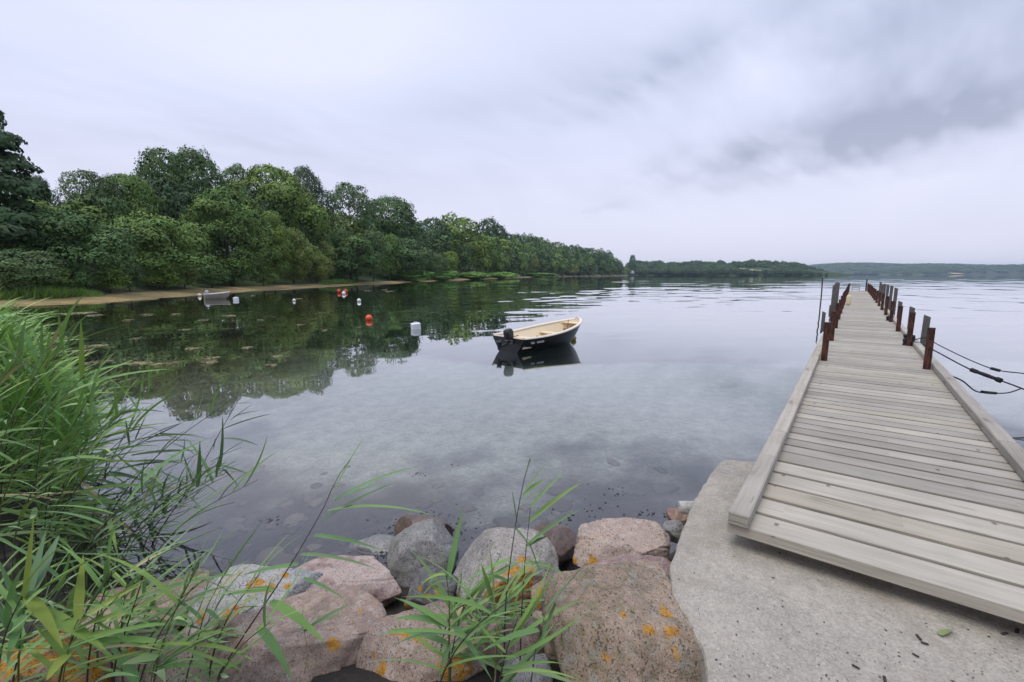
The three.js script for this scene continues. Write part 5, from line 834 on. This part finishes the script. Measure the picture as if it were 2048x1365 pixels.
{
  // pier head: ladder hoop, dark post; pale fender hung on a post
  const lad = onPier(0.5, pierLength - 0.25, DECK + 0.002), t = thing('ladder_rail', 'pale grey ladder handrail standing at the head of the pier', 'ladder', lad.toArray()); t.rotation.y = pier.rotation.y; const lm = std({ color: lin(0.42, 0.41, 0.43), roughness: 0.5 });
  for (const x of [-0.24, 0.24]) { const p = part('upright', chamferBox(0.07, 0.5, 0.05, 0.01), lm, t); p.position.set(x, 0.25, 0); }
  for (const y of [0.12, 0.30, 0.47]) { const p = part('rung', chamferBox(0.41, 0.07, 0.04, 0.008), lm, t); p.position.set(0, y, 0); }
  const end = single('pier_head_post', new THREE.CylinderGeometry(0.05, 0.055, 0.95, 10), std({ color: lin(0.03, 0.028, 0.028), roughness: 0.8 }), 'tall thin black post at the head of the pier', 'post'); const e = onPier(INNER - 0.16, pierLength - 0.35, DECK + 0.476); end.position.copy(e);
  const al = toPier(onPlane(1690, 612, DECK))[1], f = thing('fender', 'pale yellow fender hanging on the bay side of the pier', 'fender', onPier(0.21, al, DECK + 0.02).toArray()); const pts = [[0.001, 0], [0.06, 0.02], [0.09, 0.1], [0.09, 0.36], [0.06, 0.44], [0.02, 0.47], [0.001, 0.48]].map(([x, y]) => new THREE.Vector2(x, y)); part('body', new THREE.LatheGeometry(pts, 16), std({ color: lin(0.62, 0.54, 0.36), roughness: 0.6 }), f); const ey = part('eye', new THREE.TorusGeometry(0.03, 0.01, 6, 12), std({ color: lin(0.5, 0.45, 0.3), roughness: 0.6 }), f); ey.position.y = 0.5;
}
{
  // litter on the concrete
  const r = rng(55), leafM = reedMat([0.22, 0.28, 0.10], 0.2), bark = std({ color: lin(0.035, 0.03, 0.026), roughness: 0.95 }), onQuay = (px, py) => onPlane(px, py, QUAY + 0.004);
  { const p = onQuay(1888, 1265), t = single('fallen_leaf', leafBlade(V3(-0.04, 0.004, 0), V3(0.045, 0.008, 0.02), 0.032, 0.12, 0.5, 8), leafM, 'pale green fallen leaf on the concrete below the pier', 'leaf'); t.position.copy(p); t.rotation.y = 0.5; }
  for (const [px, py, w] of [[1838, 1276, 0.05], [1850, 1288, 0.04], [1832, 1312, 0.035], [1712, 1335, 0.04], [2010, 1268, 0.05], [2035, 1263, 0.06], [1560, 1107, 0.025], [1770, 1360, 0.05]]) { const p = onQuay(px, py), m = single('bark_chip', chamferBox(w * 0.62, 0.005, w * 0.2, 0.0015), bark, 'dark chip of bark lying on the concrete', 'bark chip', 'bark chips on the concrete'); m.position.copy(p); m.position.y += 0.002; m.rotation.y = r() * 3; }
  const grit = []; for (let i = 0; i < 170; i++) { const p = onQuay(lerp(1330, 2060, r()), lerp(1060, 1400, Math.sqrt(r()))); if (toPier(p)[1] > -0.02 && toPier(p)[0] > -0.2) continue; if (p.x < 0.72 + (p.z + 2) * -0.3) continue; const s = 0.002 + 0.004 * r() * r(); const g = new THREE.OctahedronGeometry(s, 0); g.scale(1, 0.6, 1 + r()); g.rotateY(r() * 3); g.translate(p.x, p.y, p.z); grit.push(g); }
  const gm = part('quay_grit', mergeGeometries(grit), std({ color: lin(0.06, 0.055, 0.05), roughness: 0.95 }), scene); gm.userData.kind = 'stuff'; tag(gm, 'scattered dark grit on the concrete', 'grit');
  // stones lying on the sea bed beyond the boulders, seen through the water
  const sunk = []; for (let i = 0; i < 110; i++) { const p = onPlane(lerp(380, 1420, r()), lerp(860, 1120, Math.sqrt(r())), 0), d = landDistance(p.x, p.z); if (d > -0.15) continue; const y = groundHeight(p.x, p.z, d), s = 0.03 + 0.10 * r() * r(), g = new THREE.IcosahedronGeometry(s, 3), q = g.attributes.position, c = [[0.11, 0.09, 0.08], [0.09, 0.085, 0.075], [0.07, 0.06, 0.05], [0.15, 0.125, 0.105]][Math.floor(r() * 4)], col = new Float32Array(q.count * 3); for (let k = 0; k < q.count; k++) { const e = 1 + 0.45 * noise3(q.getX(k) / s * 1.1 + i, q.getY(k) / s * 1.1, q.getZ(k) / s * 1.1); q.setXYZ(k, q.getX(k) * e * 1.2, q.getY(k) * e * 0.6, q.getZ(k) * e); col.set(c, k * 3); } g.setAttribute('color', new THREE.BufferAttribute(col, 3)); g.computeVertexNormals(); g.rotateY(r() * 6); g.translate(p.x, Math.min(y + s * 0.2, -0.08 - s * 0.7), p.z); sunk.push(g); }
  const sk = part('sunken_stones', mergeGeometries(sunk), std({ vertexColors: true, roughness: 0.9 }), scene); sk.userData.kind = 'stuff'; tag(sk, 'stones scattered on the sea bed under the clear shallow water', 'stones');
  // floating scraps of bladder wrack between the stones
  const scraps = []; for (const [px, py, sx, sy, n] of [[800, 1085, 50, 40, 150], [770, 1120, 50, 22, 50], [545, 1041, 26, 7, 26], [848, 950, 20, 5, 16], [912, 928, 10, 4, 6], [1232, 985, 26, 14, 14], [1160, 1030, 60, 40, 40], [940, 1060, 60, 25, 30], [1300, 1028, 24, 6, 16], [250, 1170, 130, 40, 160], [200, 1230, 150, 30, 110], [880, 1035, 30, 14, 20]]) for (let i = 0; i < n; i++) { const g1 = (r() + r() + r() - 1.5) / 0.75, g2 = (r() + r() + r() - 1.5) / 0.75, p = onPlane(px + g1 * sx, py + g2 * sy, 0.004); if (landDistance(p.x, p.z) > 0.05) continue; const s = 0.004 + 0.008 * r() * r(), g = new THREE.IcosahedronGeometry(s, 0); g.scale(1 + r(), 0.35, 1 + r()); g.rotateY(r() * 6); g.translate(p.x, p.y, p.z); scraps.push(g); }
  const sm = part('wrack_scraps', mergeGeometries(scraps), std({ color: lin(0.012, 0.011, 0.010), roughness: 0.6 }), scene); sm.userData.kind = 'stuff'; tag(sm, 'black scraps of seaweed floating between the stones', 'seaweed');
}

renderer.render(scene, camera);
